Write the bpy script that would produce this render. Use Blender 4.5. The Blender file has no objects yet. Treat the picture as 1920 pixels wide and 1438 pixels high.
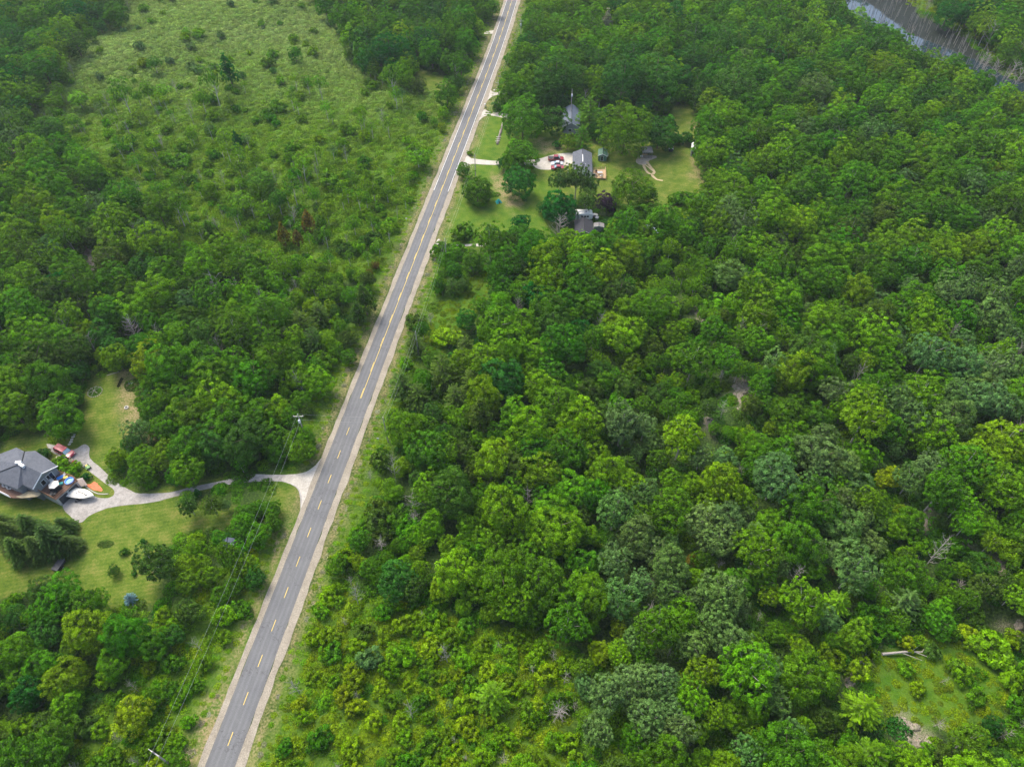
import bpy, math, random
import numpy as np
from mathutils import Vector, Matrix

# ------------------------------------------------------------------ camera, sky, sun, exposure
S = bpy.context.scene
CAMZ, FPX, PITCH = 140.0, 1331.0, math.atan(1509 / 1331.0)
cd = bpy.data.cameras.new("camera"); cam = bpy.data.objects.new("camera", cd)
S.collection.objects.link(cam); S.camera = cam
cam.location = (0, 0, CAMZ); cam.rotation_euler = (math.pi / 2 - PITCH, 0, 0)
cd.sensor_width = 36; cd.lens = 36 * FPX / 1920; cd.clip_start = 1; cd.clip_end = 12000
S.view_settings.view_transform = 'Standard'; S.view_settings.look = 'None'
S.view_settings.gamma = 1; S.view_settings.exposure = 1.12
SUN_EL, SUN_AZ = math.radians(56), math.radians(-38)      # az measured from +Y towards +X
W = bpy.data.worlds.new("World"); S.world = W; W.use_nodes = True
wn = W.node_tree.nodes; wl = W.node_tree.links
sky = wn.new('ShaderNodeTexSky'); sky.sky_type = 'NISHITA'; sky.sun_disc = False
sky.sun_elevation = SUN_EL; sky.sun_rotation = SUN_AZ
sky.air_density = 1.0; sky.dust_density = 4.0; sky.ozone_density = 1.0
wl.new(sky.outputs[0], wn['Background'].inputs[0]); wn['Background'].inputs[1].default_value = 0.15
ld = bpy.data.lights.new("sun", 'SUN'); ld.energy = 1.6; ld.angle = math.radians(24); ld.color = (1, .93, .81)
sun = bpy.data.objects.new("sun", ld); S.collection.objects.link(sun)
sd = Vector((math.sin(SUN_AZ) * math.cos(SUN_EL), math.cos(SUN_AZ) * math.cos(SUN_EL), math.sin(SUN_EL)))
sun.rotation_euler = sd.to_track_quat('Z', 'Y').to_euler(); sun.location = (0, 0, 300)
S.cycles.max_bounces = 5; S.cycles.diffuse_bounces = 3; S.cycles.glossy_bounces = 2
S.cycles.transmission_bounces = 3; S.cycles.transparent_max_bounces = 4; S.cycles.volume_bounces = 0
S.cycles.use_adaptive_sampling = True; S.cycles.adaptive_threshold = 0.02

C = S.collection
rnd = random.Random(7); R = np.random.default_rng(7)
rad = math.radians

# ------------------------------------------------------------------ pixel <-> place
cp, sp = math.cos(PITCH), math.sin(PITCH)
def unproj(px, py, z=0.0):
    dx = (np.asarray(px, float) - 960) / FPX; dy = -(np.asarray(py, float) - 719) / FPX
    fy = cp + sp * dy; fz = -sp + cp * dy
    t = (CAMZ - z) / -fz
    return dx * t, fy * t
def proj(x, y, z):
    x = np.asarray(x, float); y = np.asarray(y, float); z = np.asarray(z, float) - CAMZ
    dep = y * cp - z * sp; up = y * sp + z * cp
    dep = np.maximum(dep, 1e-3)
    return 960 + FPX * x / dep, 719 - FPX * up / dep
def segdist(x, y, pts):
    x = np.asarray(x, float); y = np.asarray(y, float); best = np.full(x.shape, 1e9)
    for (ax, ay), (bx, by) in zip(pts[:-1], pts[1:]):
        vx, vy = bx - ax, by - ay; L = vx * vx + vy * vy + 1e-9
        t = np.clip(((x - ax) * vx + (y - ay) * vy) / L, 0, 1)
        best = np.minimum(best, np.hypot(x - ax - t * vx, y - ay - t * vy))
    return best
def inpoly(px, py, poly):
    px = np.asarray(px, float); py = np.asarray(py, float); r = np.zeros(px.shape, bool); n = len(poly)
    for i in range(n):
        x1, y1 = poly[i]; x2, y2 = poly[i - 1]
        if y1 == y2: continue
        c = ((y1 > py) != (y2 > py)) & (px < (x2 - x1) * (py - y1) / (y2 - y1) + x1); r ^= c
    return r
def sstep(a, b, v):
    t = np.clip((v - a) / (b - a), 0, 1); return t * t * (3 - 2 * t)
def G0(p): return tuple(float(v) for v in unproj(p[0], p[1]))
ROADPX = [(429.2, 1392.3), (533.3, 1120.5), (598, 949.8), (652.6, 807.8), (709, 660), (756.5, 540), (818.4, 380), (861.5, 270), (907.6, 150), (921, 120), (942.2, 60), (959.7, 0)]
rp = [G0(p) for p in ROADPX]
d0 = Vector(rp[2]) - Vector(rp[0]); d0.normalize()
rp = [tuple(Vector(rp[0]) - d0 * 200), tuple(Vector(rp[0]) - d0 * 90)] + rp
dl = Vector(rp[-1]) - Vector(rp[-2]); a = math.atan2(dl.y, dl.x); q = Vector(rp[-1])
for k in range(14):
    a -= rad(.9); q = q + Vector((math.cos(a), math.sin(a))) * 40; rp.append(tuple(q))
def smooth(pts, step=4.0):
    P_ = [Vector(p) for p in pts]; out = []
    for i in range(len(P_) - 1):
        p0 = P_[max(i - 1, 0)]; p1 = P_[i]; p2 = P_[i + 1]; p3 = P_[min(i + 2, len(P_) - 1)]
        n = max(2, int((p2 - p1).length / step))
        for k in range(n):
            t = k / n
            out.append(.5 * ((2 * p1) + (-p0 + p2) * t + (2 * p0 - 5 * p1 + 4 * p2 - p3) * t * t + (-p0 + 3 * p1 - 3 * p2 + p3) * t ** 3))
    out.append(P_[-1]); return [tuple(v) for v in out]
# regularise: fit slightly so the road does not wobble
def relax(p, n):
    p = np.array(p)
    for _ in range(n): p[1:-1] = .5 * p[1:-1] + .25 * (p[:-2] + p[2:])
    return [tuple(v) for v in p]
ROAD = relax(smooth(rp, 5.0), 60)
FLATS = [(G0((1080, 320)), 75), (G0((120, 930)), 52), (G0((1800, 90)), 120), (G0((930, 420)), 45), (G0((1250, 330)), 40)]
RIDGE1 = [G0(p) for p in ((1240, 520), (1310, 590), (1390, 700), (1395, 760), (1330, 800))]
RIDGE2 = [G0(p) for p in ((1735, 960), (1800, 1020), (1890, 1060), (1960, 1100))]
RIDGE3 = [G0(p) for p in ((1600, 1230), (1690, 1350), (1740, 1400))]
def terr(x, y):
    x = np.asarray(x, float); y = np.asarray(y, float)
    m = sstep(16, 50, segdist(x, y, ROAD[::4]))
    for (c, r) in FLATS: m = m * sstep(r * .8, r * 1.35, np.hypot(x - c[0], y - c[1]))
    n = 1.6 * np.sin(x / 31 + 1.3) * np.cos(y / 27) + 1.1 * np.sin(x / 13 - y / 17 + 2) + .5 * np.sin(x / 6.1 + y / 7.3)
    z = n + 4.5 * np.exp(-(segdist(x, y, RIDGE1) / 14) ** 2) + 3 * np.exp(-(segdist(x, y, RIDGE2) / 10) ** 2) + 2 * np.exp(-(segdist(x, y, RIDGE3) / 8) ** 2)
    return z * m
def P(px, py, h=0.0):
    z = h
    for _ in range(5):
        x, y = unproj(px, py, z); z = float(terr(x, y)) + h
    return Vector((float(x), float(y), z))
def Pn(px, py, h=0.0):
    p = P(px, py, h); return Vector((p.x, p.y, p.z - h))     # the ground point under it

# ------------------------------------------------------------------ materials
MATS = {}
def newmat(name):
    m = bpy.data.materials.new(name); m.use_nodes = True; m.node_tree.nodes.clear(); return m, m.node_tree.nodes, m.node_tree.links
def nd(ns, t, **k):
    n = ns.new(t)
    for a_, v in k.items(): setattr(n, a_, v)
    return n
def ramp(ns, pts):
    r = ns.new('ShaderNodeValToRGB'); e = r.color_ramp.elements
    e[0].position, e[0].color = pts[0][0], (*pts[0][1], 1)
    e[1].position, e[1].color = pts[-1][0], (*pts[-1][1], 1)
    for p, c in pts[1:-1]:
        x = e.new(p); x.color = (*c, 1)
    return r
def mix(ns, ls, f, a_, b_, mode='MIX'):
    m = ns.new('ShaderNodeMix'); m.data_type = 'RGBA'; m.blend_type = mode
    for s, v in ((m.inputs[0], f), (m.inputs[6], a_), (m.inputs[7], b_)):
        if hasattr(v, 'links'): ls.new(v, s)
        elif isinstance(v, (tuple, list)): s.default_value = (*v[:3], 1)
        else: s.default_value = v
    return m.outputs[2]
def noise(ns, ls, scale, detail=4, vec=None, rough=.55):
    n = ns.new('ShaderNodeTexNoise'); n.inputs['Scale'].default_value = scale; n.inputs['Detail'].default_value = detail
    n.inputs['Roughness'].default_value = rough
    if vec is None:
        g = ns.new('ShaderNodeNewGeometry'); vec = g.outputs['Position']
    ls.new(vec, n.inputs['Vector']); return n.outputs['Fac']
def mapr(ns, ls, v, a_, b_, c_=0, d_=1):
    m = ns.new('ShaderNodeMapRange'); ls.new(v, m.inputs[0])
    for i, x in enumerate((a_, b_, c_, d_)): m.inputs[i + 1].default_value = x
    return m.outputs[0]
def mat(name, col, rough=.7, metal=0, var=.15, scale=3.0, bump=0, spec=.4):
    if name in MATS: return MATS[name]
    m, ns, ls = newmat(name)
    b = ns.new('ShaderNodeBsdfPrincipled'); o = ns.new('ShaderNodeOutputMaterial'); ls.new(b.outputs[0], o.inputs[0])
    n1 = noise(ns, ls, scale, 5)
    c = mix(ns, ls, mapr(ns, ls, n1, .3, .7), tuple(v * (1 - var) for v in col), tuple(min(1, v * (1 + var)) for v in col))
    ls.new(c, b.inputs['Base Color']); b.inputs['Roughness'].default_value = rough; b.inputs['Metallic'].default_value = metal
    b.inputs['Specular IOR Level'].default_value = spec
    if bump:
        bp = ns.new('ShaderNodeBump'); bp.inputs['Strength'].default_value = bump; bp.inputs['Distance'].default_value = .05
        ls.new(noise(ns, ls, scale * 6, 3), bp.inputs['Height']); ls.new(bp.outputs[0], b.inputs['Normal'])
    MATS[name] = m; return m
def leafmat():
    m, ns, ls = newmat("foliage")
    at = nd(ns, 'ShaderNodeAttribute', attribute_type='INSTANCER', attribute_name='tint')
    lv = nd(ns, 'ShaderNodeAttribute', attribute_type='GEOMETRY', attribute_name='lv')
    oi = ns.new('ShaderNodeObjectInfo')
    hs = ns.new('ShaderNodeHueSaturation')
    ls.new(mapr(ns, ls, lv.outputs['Fac'], 0, 1, .25, 1.85), hs.inputs['Value'])
    ls.new(mapr(ns, ls, oi.outputs['Random'], 0, 1, .488, .512), hs.inputs['Hue'])
    hs.inputs['Saturation'].default_value = 1.07
    ls.new(at.outputs['Color'], hs.inputs['Color'])
    # young leaves towards yellow on some clumps
    lc = nd(ns, 'ShaderNodeAttribute', attribute_type='GEOMETRY', attribute_name='lc')
    c2 = mix(ns, ls, mapr(ns, ls, lc.outputs['Fac'], .55, 1, 0, .5), hs.outputs[0], (1.12, 1.06, .85), 'MULTIPLY')
    d = ns.new('ShaderNodeBsdfDiffuse'); t = ns.new('ShaderNodeBsdfTranslucent'); g = ns.new('ShaderNodeBsdfGlossy')
    g.inputs['Roughness'].default_value = .5; g.inputs['Color'].default_value = (.6, .6, .6, 1)
    ls.new(c2, d.inputs[0]); ls.new(c2, t.inputs[0])
    m1 = ns.new('ShaderNodeMixShader'); m1.inputs[0].default_value = .3; ls.new(d.outputs[0], m1.inputs[1]); ls.new(t.outputs[0], m1.inputs[2])
    m2 = ns.new('ShaderNodeMixShader'); m2.inputs[0].default_value = .015; ls.new(m1.outputs[0], m2.inputs[1]); ls.new(g.outputs[0], m2.inputs[2])
    o = ns.new('ShaderNodeOutputMaterial'); ls.new(m2.outputs[0], o.inputs[0]); return m
LEAF = leafmat()
BARK = mat("bark", (.16, .125, .095), .9, var=.3, scale=4)
PALEBARK = mat("pale_bark", (.42, .39, .35), .9, var=.25, scale=4)
DEADW = mat("dead_wood", (.33, .30, .26), .9, var=.2, scale=3)

# ------------------------------------------------------------------ object helpers
def link(name, me, parent=None, loc=(0, 0, 0)):
    o = bpy.data.objects.new(name, me); C.objects.link(o); o.location = loc
    if parent: o.parent = parent
    return o
def tag(o, label=None, cat=None, group=None, kind=None):
    if label: o['label'] = label
    if cat: o['category'] = cat
    if group: o['group'] = group
    if kind: o['kind'] = kind
    return o
def thing(name, label, cat, loc=(0, 0, 0), rz=0, group=None):
    o = link(name, None, None, loc); o.rotation_euler = (0, 0, rz); return tag(o, label, cat, group)
class MB:
    def __init__(s): s.v = []; s.f = []; s.m = []; s.mats = []; s.cm = 0
    def use(s, m):
        if m not in s.mats: s.mats.append(m)
        s.cm = s.mats.index(m); return s
    def add(s, v, f):
        b = len(s.v); s.v += [tuple(x) for x in v]; s.f += [[b + i for i in q] for q in f]; s.m += [s.cm] * len(f); return s
    def box(s, x0, x1, y0, y1, z0, z1):
        return s.prism([(x0, y0), (x1, y0), (x1, y1), (x0, y1)], z0, z1)
    def prism(s, pts, z0, z1, top=1.0):
        n = len(pts); cx = sum(p[0] for p in pts) / n; cy = sum(p[1] for p in pts) / n
        v = [(p[0], p[1], z0) for p in pts] + [(cx + (p[0] - cx) * top, cy + (p[1] - cy) * top, z1) for p in pts]
        f = [[i, (i + 1) % n, n + (i + 1) % n, n + i] for i in range(n)] + [list(range(n - 1, -1, -1)), list(range(n, 2 * n))]
        return s.add(v, f)
    def side(s, prof, y0, y1):               # profile in x,z pulled along y
        n = len(prof)
        v = [(p[0], y0, p[1]) for p in prof] + [(p[0], y1, p[1]) for p in prof]
        f = [[i, (i + 1) % n, n + (i + 1) % n, n + i] for i in range(n)] + [list(range(n - 1, -1, -1)), list(range(n, 2 * n))]
        return s.add(v, f)
    def tube(s, pts, rs, n=5):
        pts = [Vector(p) for p in pts]; V = []; k = len(pts)
        if not hasattr(rs, '__len__'): rs = [rs] * k
        for i, p in enumerate(pts):
            d = (pts[min(i + 1, k - 1)] - pts[max(i - 1, 0)]).normalized()
            u = d.cross(Vector((0, 0, 1)) if abs(d.z) < .9 else Vector((1, 0, 0))).normalized(); w = d.cross(u)
            for j in range(n):
                a_ = 2 * math.pi * j / n; V.append(p + (u * math.cos(a_) + w * math.sin(a_)) * rs[i])
        F = [[i * n + j, i * n + (j + 1) % n, (i + 1) * n + (j + 1) % n, (i + 1) * n + j] for i in range(k - 1) for j in range(n)]
        F += [list(range(n - 1, -1, -1)), [(k - 1) * n + j for j in range(n)]]
        return s.add(V, F)
    def lathe(s, prof, n=16, c=(0, 0)):
        V = [(c[0] + r * math.cos(2 * math.pi * j / n), c[1] + r * math.sin(2 * math.pi * j / n), z) for r, z in prof for j in range(n)]
        k = len(prof)
        F = [[i * n + j, i * n + (j + 1) % n, (i + 1) * n + (j + 1) % n, (i + 1) * n + j] for i in range(k - 1) for j in range(n)]
        F += [list(range(n - 1, -1, -1)), [(k - 1) * n + j for j in range(n)]]
        return s.add(V, F)
    def mesh(s, name):
        me = bpy.data.meshes.new(name); me.from_pydata(s.v, [], s.f)
        for m in s.mats: me.materials.append(m)
        if s.mats: me.polygons.foreach_set('material_index', s.m)
        me.update(); return me
    def build(s, name, m=None, parent=None, bevel=0):
        if m: s.mats = [m]; s.m = [0] * len(s.f)
        o = link(name, s.mesh(name), parent)
        if bevel:
            b = o.modifiers.new('bevel', 'BEVEL'); b.width = bevel; b.segments = 2; b.limit_method = 'ANGLE'
        return o
def npmesh(name, V, F, mats, attrs=None, midx=None):
    me = bpy.data.meshes.new(name); nv = len(V); nf = len(F); k = F.shape[1]
    me.vertices.add(nv); me.loops.add(nf * k); me.polygons.add(nf)
    me.vertices.foreach_set('co', V.astype(np.float32).ravel())
    me.loops.foreach_set('vertex_index', F.astype(np.int32).ravel())
    me.polygons.foreach_set('loop_start', np.arange(0, nf * k, k, dtype=np.int32))
    for m in mats: me.materials.append(m)
    if midx is not None: me.polygons.foreach_set('material_index', midx.astype(np.int32))
    for an, (dom, arr) in (attrs or {}).items():
        a_ = me.attributes.new(an, 'FLOAT', dom); a_.data.foreach_set('value', arr.astype(np.float32))
    me.update(calc_edges=True); return me

# ------------------------------------------------------------------ ground (one sheet to the horizon)
LAWNS = [
 [(150, 712), (245, 698), (262, 790), (240, 830), (215, 850), (200, 880), (215, 905), (270, 925), (330, 908), (420, 890), (425, 905), (330, 936), (440, 950), (436, 985), (340, 1005), (300, 1040), (300, 1100), (300, 1135), (240, 1143), (160, 1128), (110, 1085), (50, 1110), (0, 1132), (-120, 1140), (-120, 860), (0, 850), (40, 800), (50, 780), (75, 780), (75, 825), (135, 820), (150, 780)],
 [(505, 905), (562, 920), (548, 960), (520, 1010), (500, 1010), (520, 950)],
 [(828, 452), (868, 330), (880, 300), (905, 225), (925, 215), (965, 222), (1060, 240), (1180, 270), (1262, 268), (1258, 200), (1300, 193), (1318, 235), (1316, 300), (1322, 385), (1240, 395), (1060, 380), (1030, 405), (1045, 432), (960, 475), (900, 468), (858, 470)],
 [(940, 165), (962, 150), (965, 178), (925, 205), (905, 205)],
 [(775, 130), (850, 150), (835, 225), (800, 215), (770, 160)]]
MEADOW = [[(120, 110), (190, 40), (300, -60), (560, -60), (640, 50), (690, 140), (780, 165), (850, 180), (850, 225), (800, 350), (765, 430), (730, 520), (640, 520), (420, 500), (330, 480), (300, 420), (180, 330), (60, 270), (60, 200)],
 [(560, 960), (590, 900), (480, 1180), (360, 1500), (60, 1500), (240, 1260), (330, 1120), (440, 1060)],
 [(600, 1040), (700, 1120), (900, 1170), (1060, 1200), (1080, 1500), (430, 1500), (560, 1200)],
 [(1620, 1245), (1720, 1195), (1880, 1200), (1915, 1310), (1820, 1375), (1640, 1345)],
 [(830, 560), (850, 515), (905, 510), (925, 550), (890, 600), (830, 660), (790, 660), (785, 610)],
 [(1240, 375), (1330, 375), (1350, 420), (1260, 410)],
 [(1700, -20), (1700, 6), (1760, 34), (1812, 60), (1850, 95), (1890, 130), (1930, 150), (1930, 130), (1880, 95), (1820, 45), (1770, 5), (1750, -20)]]
DRY = [[(225, 700), (245, 698), (264, 790), (245, 815), (232, 780), (218, 740)], [(1295, 300), (1316, 290), (1322, 345), (1300, 335)], [(925, 330), (945, 320), (985, 385), (960, 395), (935, 375)],
 [(1000, 265), (1060, 262), (1055, 285), (1005, 285)], [(430, 1270), (470, 1290), (430, 1430), (330, 1438), (345, 1380)], [(170, 805), (180, 803), (182, 815), (168, 818)], [(1300, 225), (1330, 238), (1322, 252), (1298, 246)],
 [(280, 740), (300, 740), (300, 860), (270, 870)]]
ROCKZ = [[(1290, 556), (1312, 578), (1328, 602), (1318, 608), (1296, 584)], [(1378, 705), (1398, 700), (1412, 740), (1404, 765), (1388, 775), (1374, 740)], [(1320, 785), (1340, 783), (1342, 808), (1322, 806)],
 [(1725, 955), (1742, 950), (1745, 985), (1732, 990)], [(1780, 1000), (1812, 1022), (1800, 1038), (1776, 1015)], [(1872, 1030), (1898, 1028), (1905, 1058), (1882, 1090), (1868, 1070)],
 [(1600, 1228), (1618, 1225), (1615, 1275), (1596, 1300), (1578, 1262)], [(1680, 1336), (1700, 1334), (1748, 1395), (1735, 1404), (1702, 1392)], [(155, 470), (180, 468), (190, 500), (165, 515)], [(5, 278), (60, 283), (60, 292), (5, 296)], [(1890, 1150), (1920, 1160), (1920, 1200), (1900, 1190)]]
def axis(lo, hi, step, far):
    a_ = list(np.arange(lo, hi + step, step)); s = step; v = a_[-1]; up = []
    while v < far: s *= 1.35; v += s; up.append(v)
    s = step; v = a_[0]; dn = []
    while v > -far: s *= 1.35; v -= s; dn.append(v)
    return np.array(dn[::-1] + a_ + up)
xs = axis(-310, 330, 1.3, 6000); ys = axis(10, 480, 1.3, 6000)
X, Y = np.meshgrid(xs, ys); nx, ny = len(xs), len(ys)
Z = terr(X, Y)
jx = 1.3 * np.sin(X * .9 + Y * .35) + .9 * np.sin(Y * 1.7 - X * .6) + R.normal(0, .5, X.shape)
jy = 1.3 * np.sin(Y * .8 - X * .4) + .9 * np.sin(X * 1.5 + Y * .7) + R.normal(0, .5, X.shape)
PXg, PYg = proj(X + jx, Y + jy, Z); PXc, PYc = proj(X + jx * .25, Y + jy * .25, Z)
behind = (Y * cp - (Z - CAMZ) * sp) < 5
def zmask(polys, a_, b_):
    m = np.zeros(X.shape)
    for p in polys: m = np.maximum(m, inpoly(a_, b_, p).astype(float))
    m[behind] = 0
    m2 = m.copy()
    for _ in range(1):
        m2[1:-1, 1:-1] = (m[1:-1, 1:-1] * 2 + m[:-2, 1:-1] + m[2:, 1:-1] + m[1:-1, :-2] + m[1:-1, 2:]) / 6; m = m2.copy()
    return m
POND = [(1560, -40), (1700, -30), (1720, 30), (1760, 43), (1793, 63), (1812, 74), (1832, 98), (1848, 118), (1870, 140), (1897, 148), (1990, 180), (1990, 260), (1850, 190), (1770, 150), (1700, 120), (1640, 80), (1590, 40), (1560, 0)]
rdist = segdist(X, Y, ROAD)
Fq = (np.arange(ny - 1)[:, None] * nx + np.arange(nx - 1)[None, :]).ravel()
F4 = np.stack([Fq, Fq + 1, Fq + nx + 1, Fq + nx], 1)
V = np.stack([X.ravel(), Y.ravel(), Z.ravel()], 1)
def groundmat():
    m, ns, ls = newmat("ground_cover")
    A = lambda n: nd(ns, 'ShaderNodeAttribute', attribute_type='GEOMETRY', attribute_name=n).outputs['Fac']
    nf, nm, nl = noise(ns, ls, 2.2, 6), noise(ns, ls, .35, 5), noise(ns, ls, .05, 4)
    nff = noise(ns, ls, 6.5, 3)
    forest = ramp(ns, [(.3, (.012, .025, .006)), (.5, (.03, .062, .012)), (.7, (.075, .12, .018))]); ls.new(nf, forest.inputs[0])
    mead = ramp(ns, [(.3, (.02, .055, .004)), (.45, (.05, .105, .008)), (.6, (.085, .155, .013)), (.75, (.12, .18, .028))]); ls.new(mix(ns, ls, .45, nf, nm), mead.inputs[0])
    wv = nd(ns, 'ShaderNodeTexWave'); wv.inputs['Scale'].default_value = .32; wv.inputs['Distortion'].default_value = 5; wv.inputs['Detail'].default_value = 2; wv.inputs['Detail Scale'].default_value = .4
    gp_ = ns.new('ShaderNodeNewGeometry'); mpp = ns.new('ShaderNodeMapping'); mpp.inputs['Rotation'].default_value = (0, 0, 1.35); ls.new(gp_.outputs['Position'], mpp.inputs[0]); ls.new(mpp.outputs[0], wv.inputs[0])
    lawn = ramp(ns, [(.36, (.052, .100, .010)), (.5, (.092, .140, .016)), (.62, (.165, .175, .04))]); ls.new(mix(ns, ls, .055, mix(ns, ls, .45, nm, nf), wv.outputs['Fac']), lawn.inputs[0])
    vivid = mix(ns, ls, mapr(ns, ls, nm, .3, .7), (.04, .12, .006), (.095, .165, .012))
    dry = mix(ns, ls, mapr(ns, ls, nf, .35, .65), (.17, .15, .06), (.30, .23, .13))
    rock = mix(ns, ls, mapr(ns, ls, nff, .35, .65), (.12, .10, .06), (.3, .26, .2))
    c = mix(ns, ls, A('meadow'), forest.outputs[0], mead.outputs[0])
    c = mix(ns, ls, A('lawn'), c, lawn.outputs[0])
    c = mix(ns, ls, A('vivid'), c, vivid)
    mm = ns.new('ShaderNodeMath'); mm.operation = 'MULTIPLY'; ls.new(A('dry'), mm.inputs[0]); ls.new(mapr(ns, ls, mix(ns, ls, .5, nf, nm), .4, .56, .15, 1), mm.inputs[1])
    c = mix(ns, ls, mm.outputs[0], c, dry)
    mr = ns.new('ShaderNodeMath'); mr.operation = 'MULTIPLY'; ls.new(A('rock'), mr.inputs[0]); ls.new(mapr(ns, ls, nff, .36, .5, .0, 1), mr.inputs[1])
    c = mix(ns, ls, mr.outputs[0], c, rock)
    c = mix(ns, ls, .35, c, mix(ns, ls, mapr(ns, ls, nl, .3, .7), (.75, .75, .75), (1.3, 1.3, 1.3)), 'MULTIPLY')
    c = mix(ns, ls, .5, c, mix(ns, ls, mapr(ns, ls, nff, .3, .7), (.7, .7, .7), (1.35, 1.35, 1.35)), 'MULTIPLY')
    b = ns.new('ShaderNodeBsdfPrincipled'); b.inputs['Roughness'].default_value = .95; b.inputs['Specular IOR Level'].default_value = .1
    ls.new(c, b.inputs['Base Color'])
    bp = ns.new('ShaderNodeBump'); bp.inputs['Strength'].default_value = .7; bp.inputs['Distance'].default_value = .25
    ls.new(nf, bp.inputs['Height']); ls.new(bp.outputs[0], b.inputs['Normal'])
    o = ns.new('ShaderNodeOutputMaterial'); ls.new(b.outputs[0], o.inputs[0]); return m
verge = np.exp(-((rdist - 5.2) / 1.0) ** 2) * .8 + np.exp(-((rdist - 7.4) / .5) ** 2) * .35
vegv = np.maximum(zmask(MEADOW, PXg, PYg), np.exp(-((rdist - 9) / 4.5) ** 2) * .9)
vivid = zmask([LAWNS[2][:7] + [(1000, 330), (1060, 345), (1040, 400), (1030, 405), (1045, 432), (960, 475), (900, 468), (858, 470)], MEADOW[4], MEADOW[3], [(500, 1000), (560, 960), (480, 1180), (360, 1500), (300, 1500), (430, 1180)]], PXg, PYg) * .65
att = {'lawn': ('POINT', zmask(LAWNS, PXc, PYc).ravel()), 'meadow': ('POINT', vegv.ravel()), 'vivid': ('POINT', vivid.ravel()),
       'dry': ('POINT', np.maximum(zmask(DRY, PXg, PYg), verge).ravel()), 'rock': ('POINT', zmask(ROCKZ, PXg, PYg).ravel())}
inp = inpoly(PXg, PYg, POND) & ~behind
V[:, 2] -= np.where(inp, .5, 0).ravel()
me = npmesh("ground", V, F4, [groundmat()], att)
me.polygons.foreach_set('use_smooth', np.ones(len(F4), bool))
tag(link("ground", me), kind='structure')

# ------------------------------------------------------------------ road, shoulders, drives, markings
def offs(pts, o):
    out = []
    for i, p in enumerate(pts):
        a_ = Vector(pts[max(i - 1, 0)]); b_ = Vector(pts[min(i + 1, len(pts) - 1)]); d = (b_ - a_).normalized()
        out.append((p[0] + d.y * o, p[1] - d.x * o))
    return out
def strip(name, pts, o0, o1, z, m, kind='structure', nseg=1, jit=0):
    cols = []; across = []
    for k in range(nseg + 1):
        o = o0 + (o1 - o0) * k / nseg; q_ = offs(pts, o)
        if jit and k in (0, nseg): q_ = offs(pts, 0) and [offs(pts, o + jit * math.sin(i * 1.7) * math.sin(i * .37 + 1) + rnd.uniform(-jit, jit) * .6)[i] if False else q_[i] for i in range(len(pts))]
        cols.append(q_); across.append(o)
    if jit:
        for side in (0, nseg):
            sgn = -1 if side == 0 else 1; base = cols[side]; nb = []
            for i, p in enumerate(base):
                a_ = Vector(pts[max(i - 1, 0)]); b_ = Vector(pts[min(i + 1, len(pts) - 1)]); d = (b_ - a_).normalized()
                e = sgn * jit * (.5 * math.sin(i * 1.1) + .5 * math.sin(i * .31) + rnd.uniform(-.7, .7))
                nb.append((p[0] + d.y * e, p[1] - d.x * e))
            cols[side] = nb
    n = len(pts); V_ = []; ac = []
    for i in range(n):
        for k in range(nseg + 1): V_.append((*cols[k][i], z)); ac.append(across[k])
    F_ = [[i * (nseg + 1) + k, i * (nseg + 1) + k + 1, (i + 1) * (nseg + 1) + k + 1, (i + 1) * (nseg + 1) + k] for i in range(n - 1) for k in range(nseg)]
    me = npmesh(name, np.array(V_), np.array(F_), [m], {'across': ('POINT', np.array(ac))})
    return tag(link(name, me), kind=kind)
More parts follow.
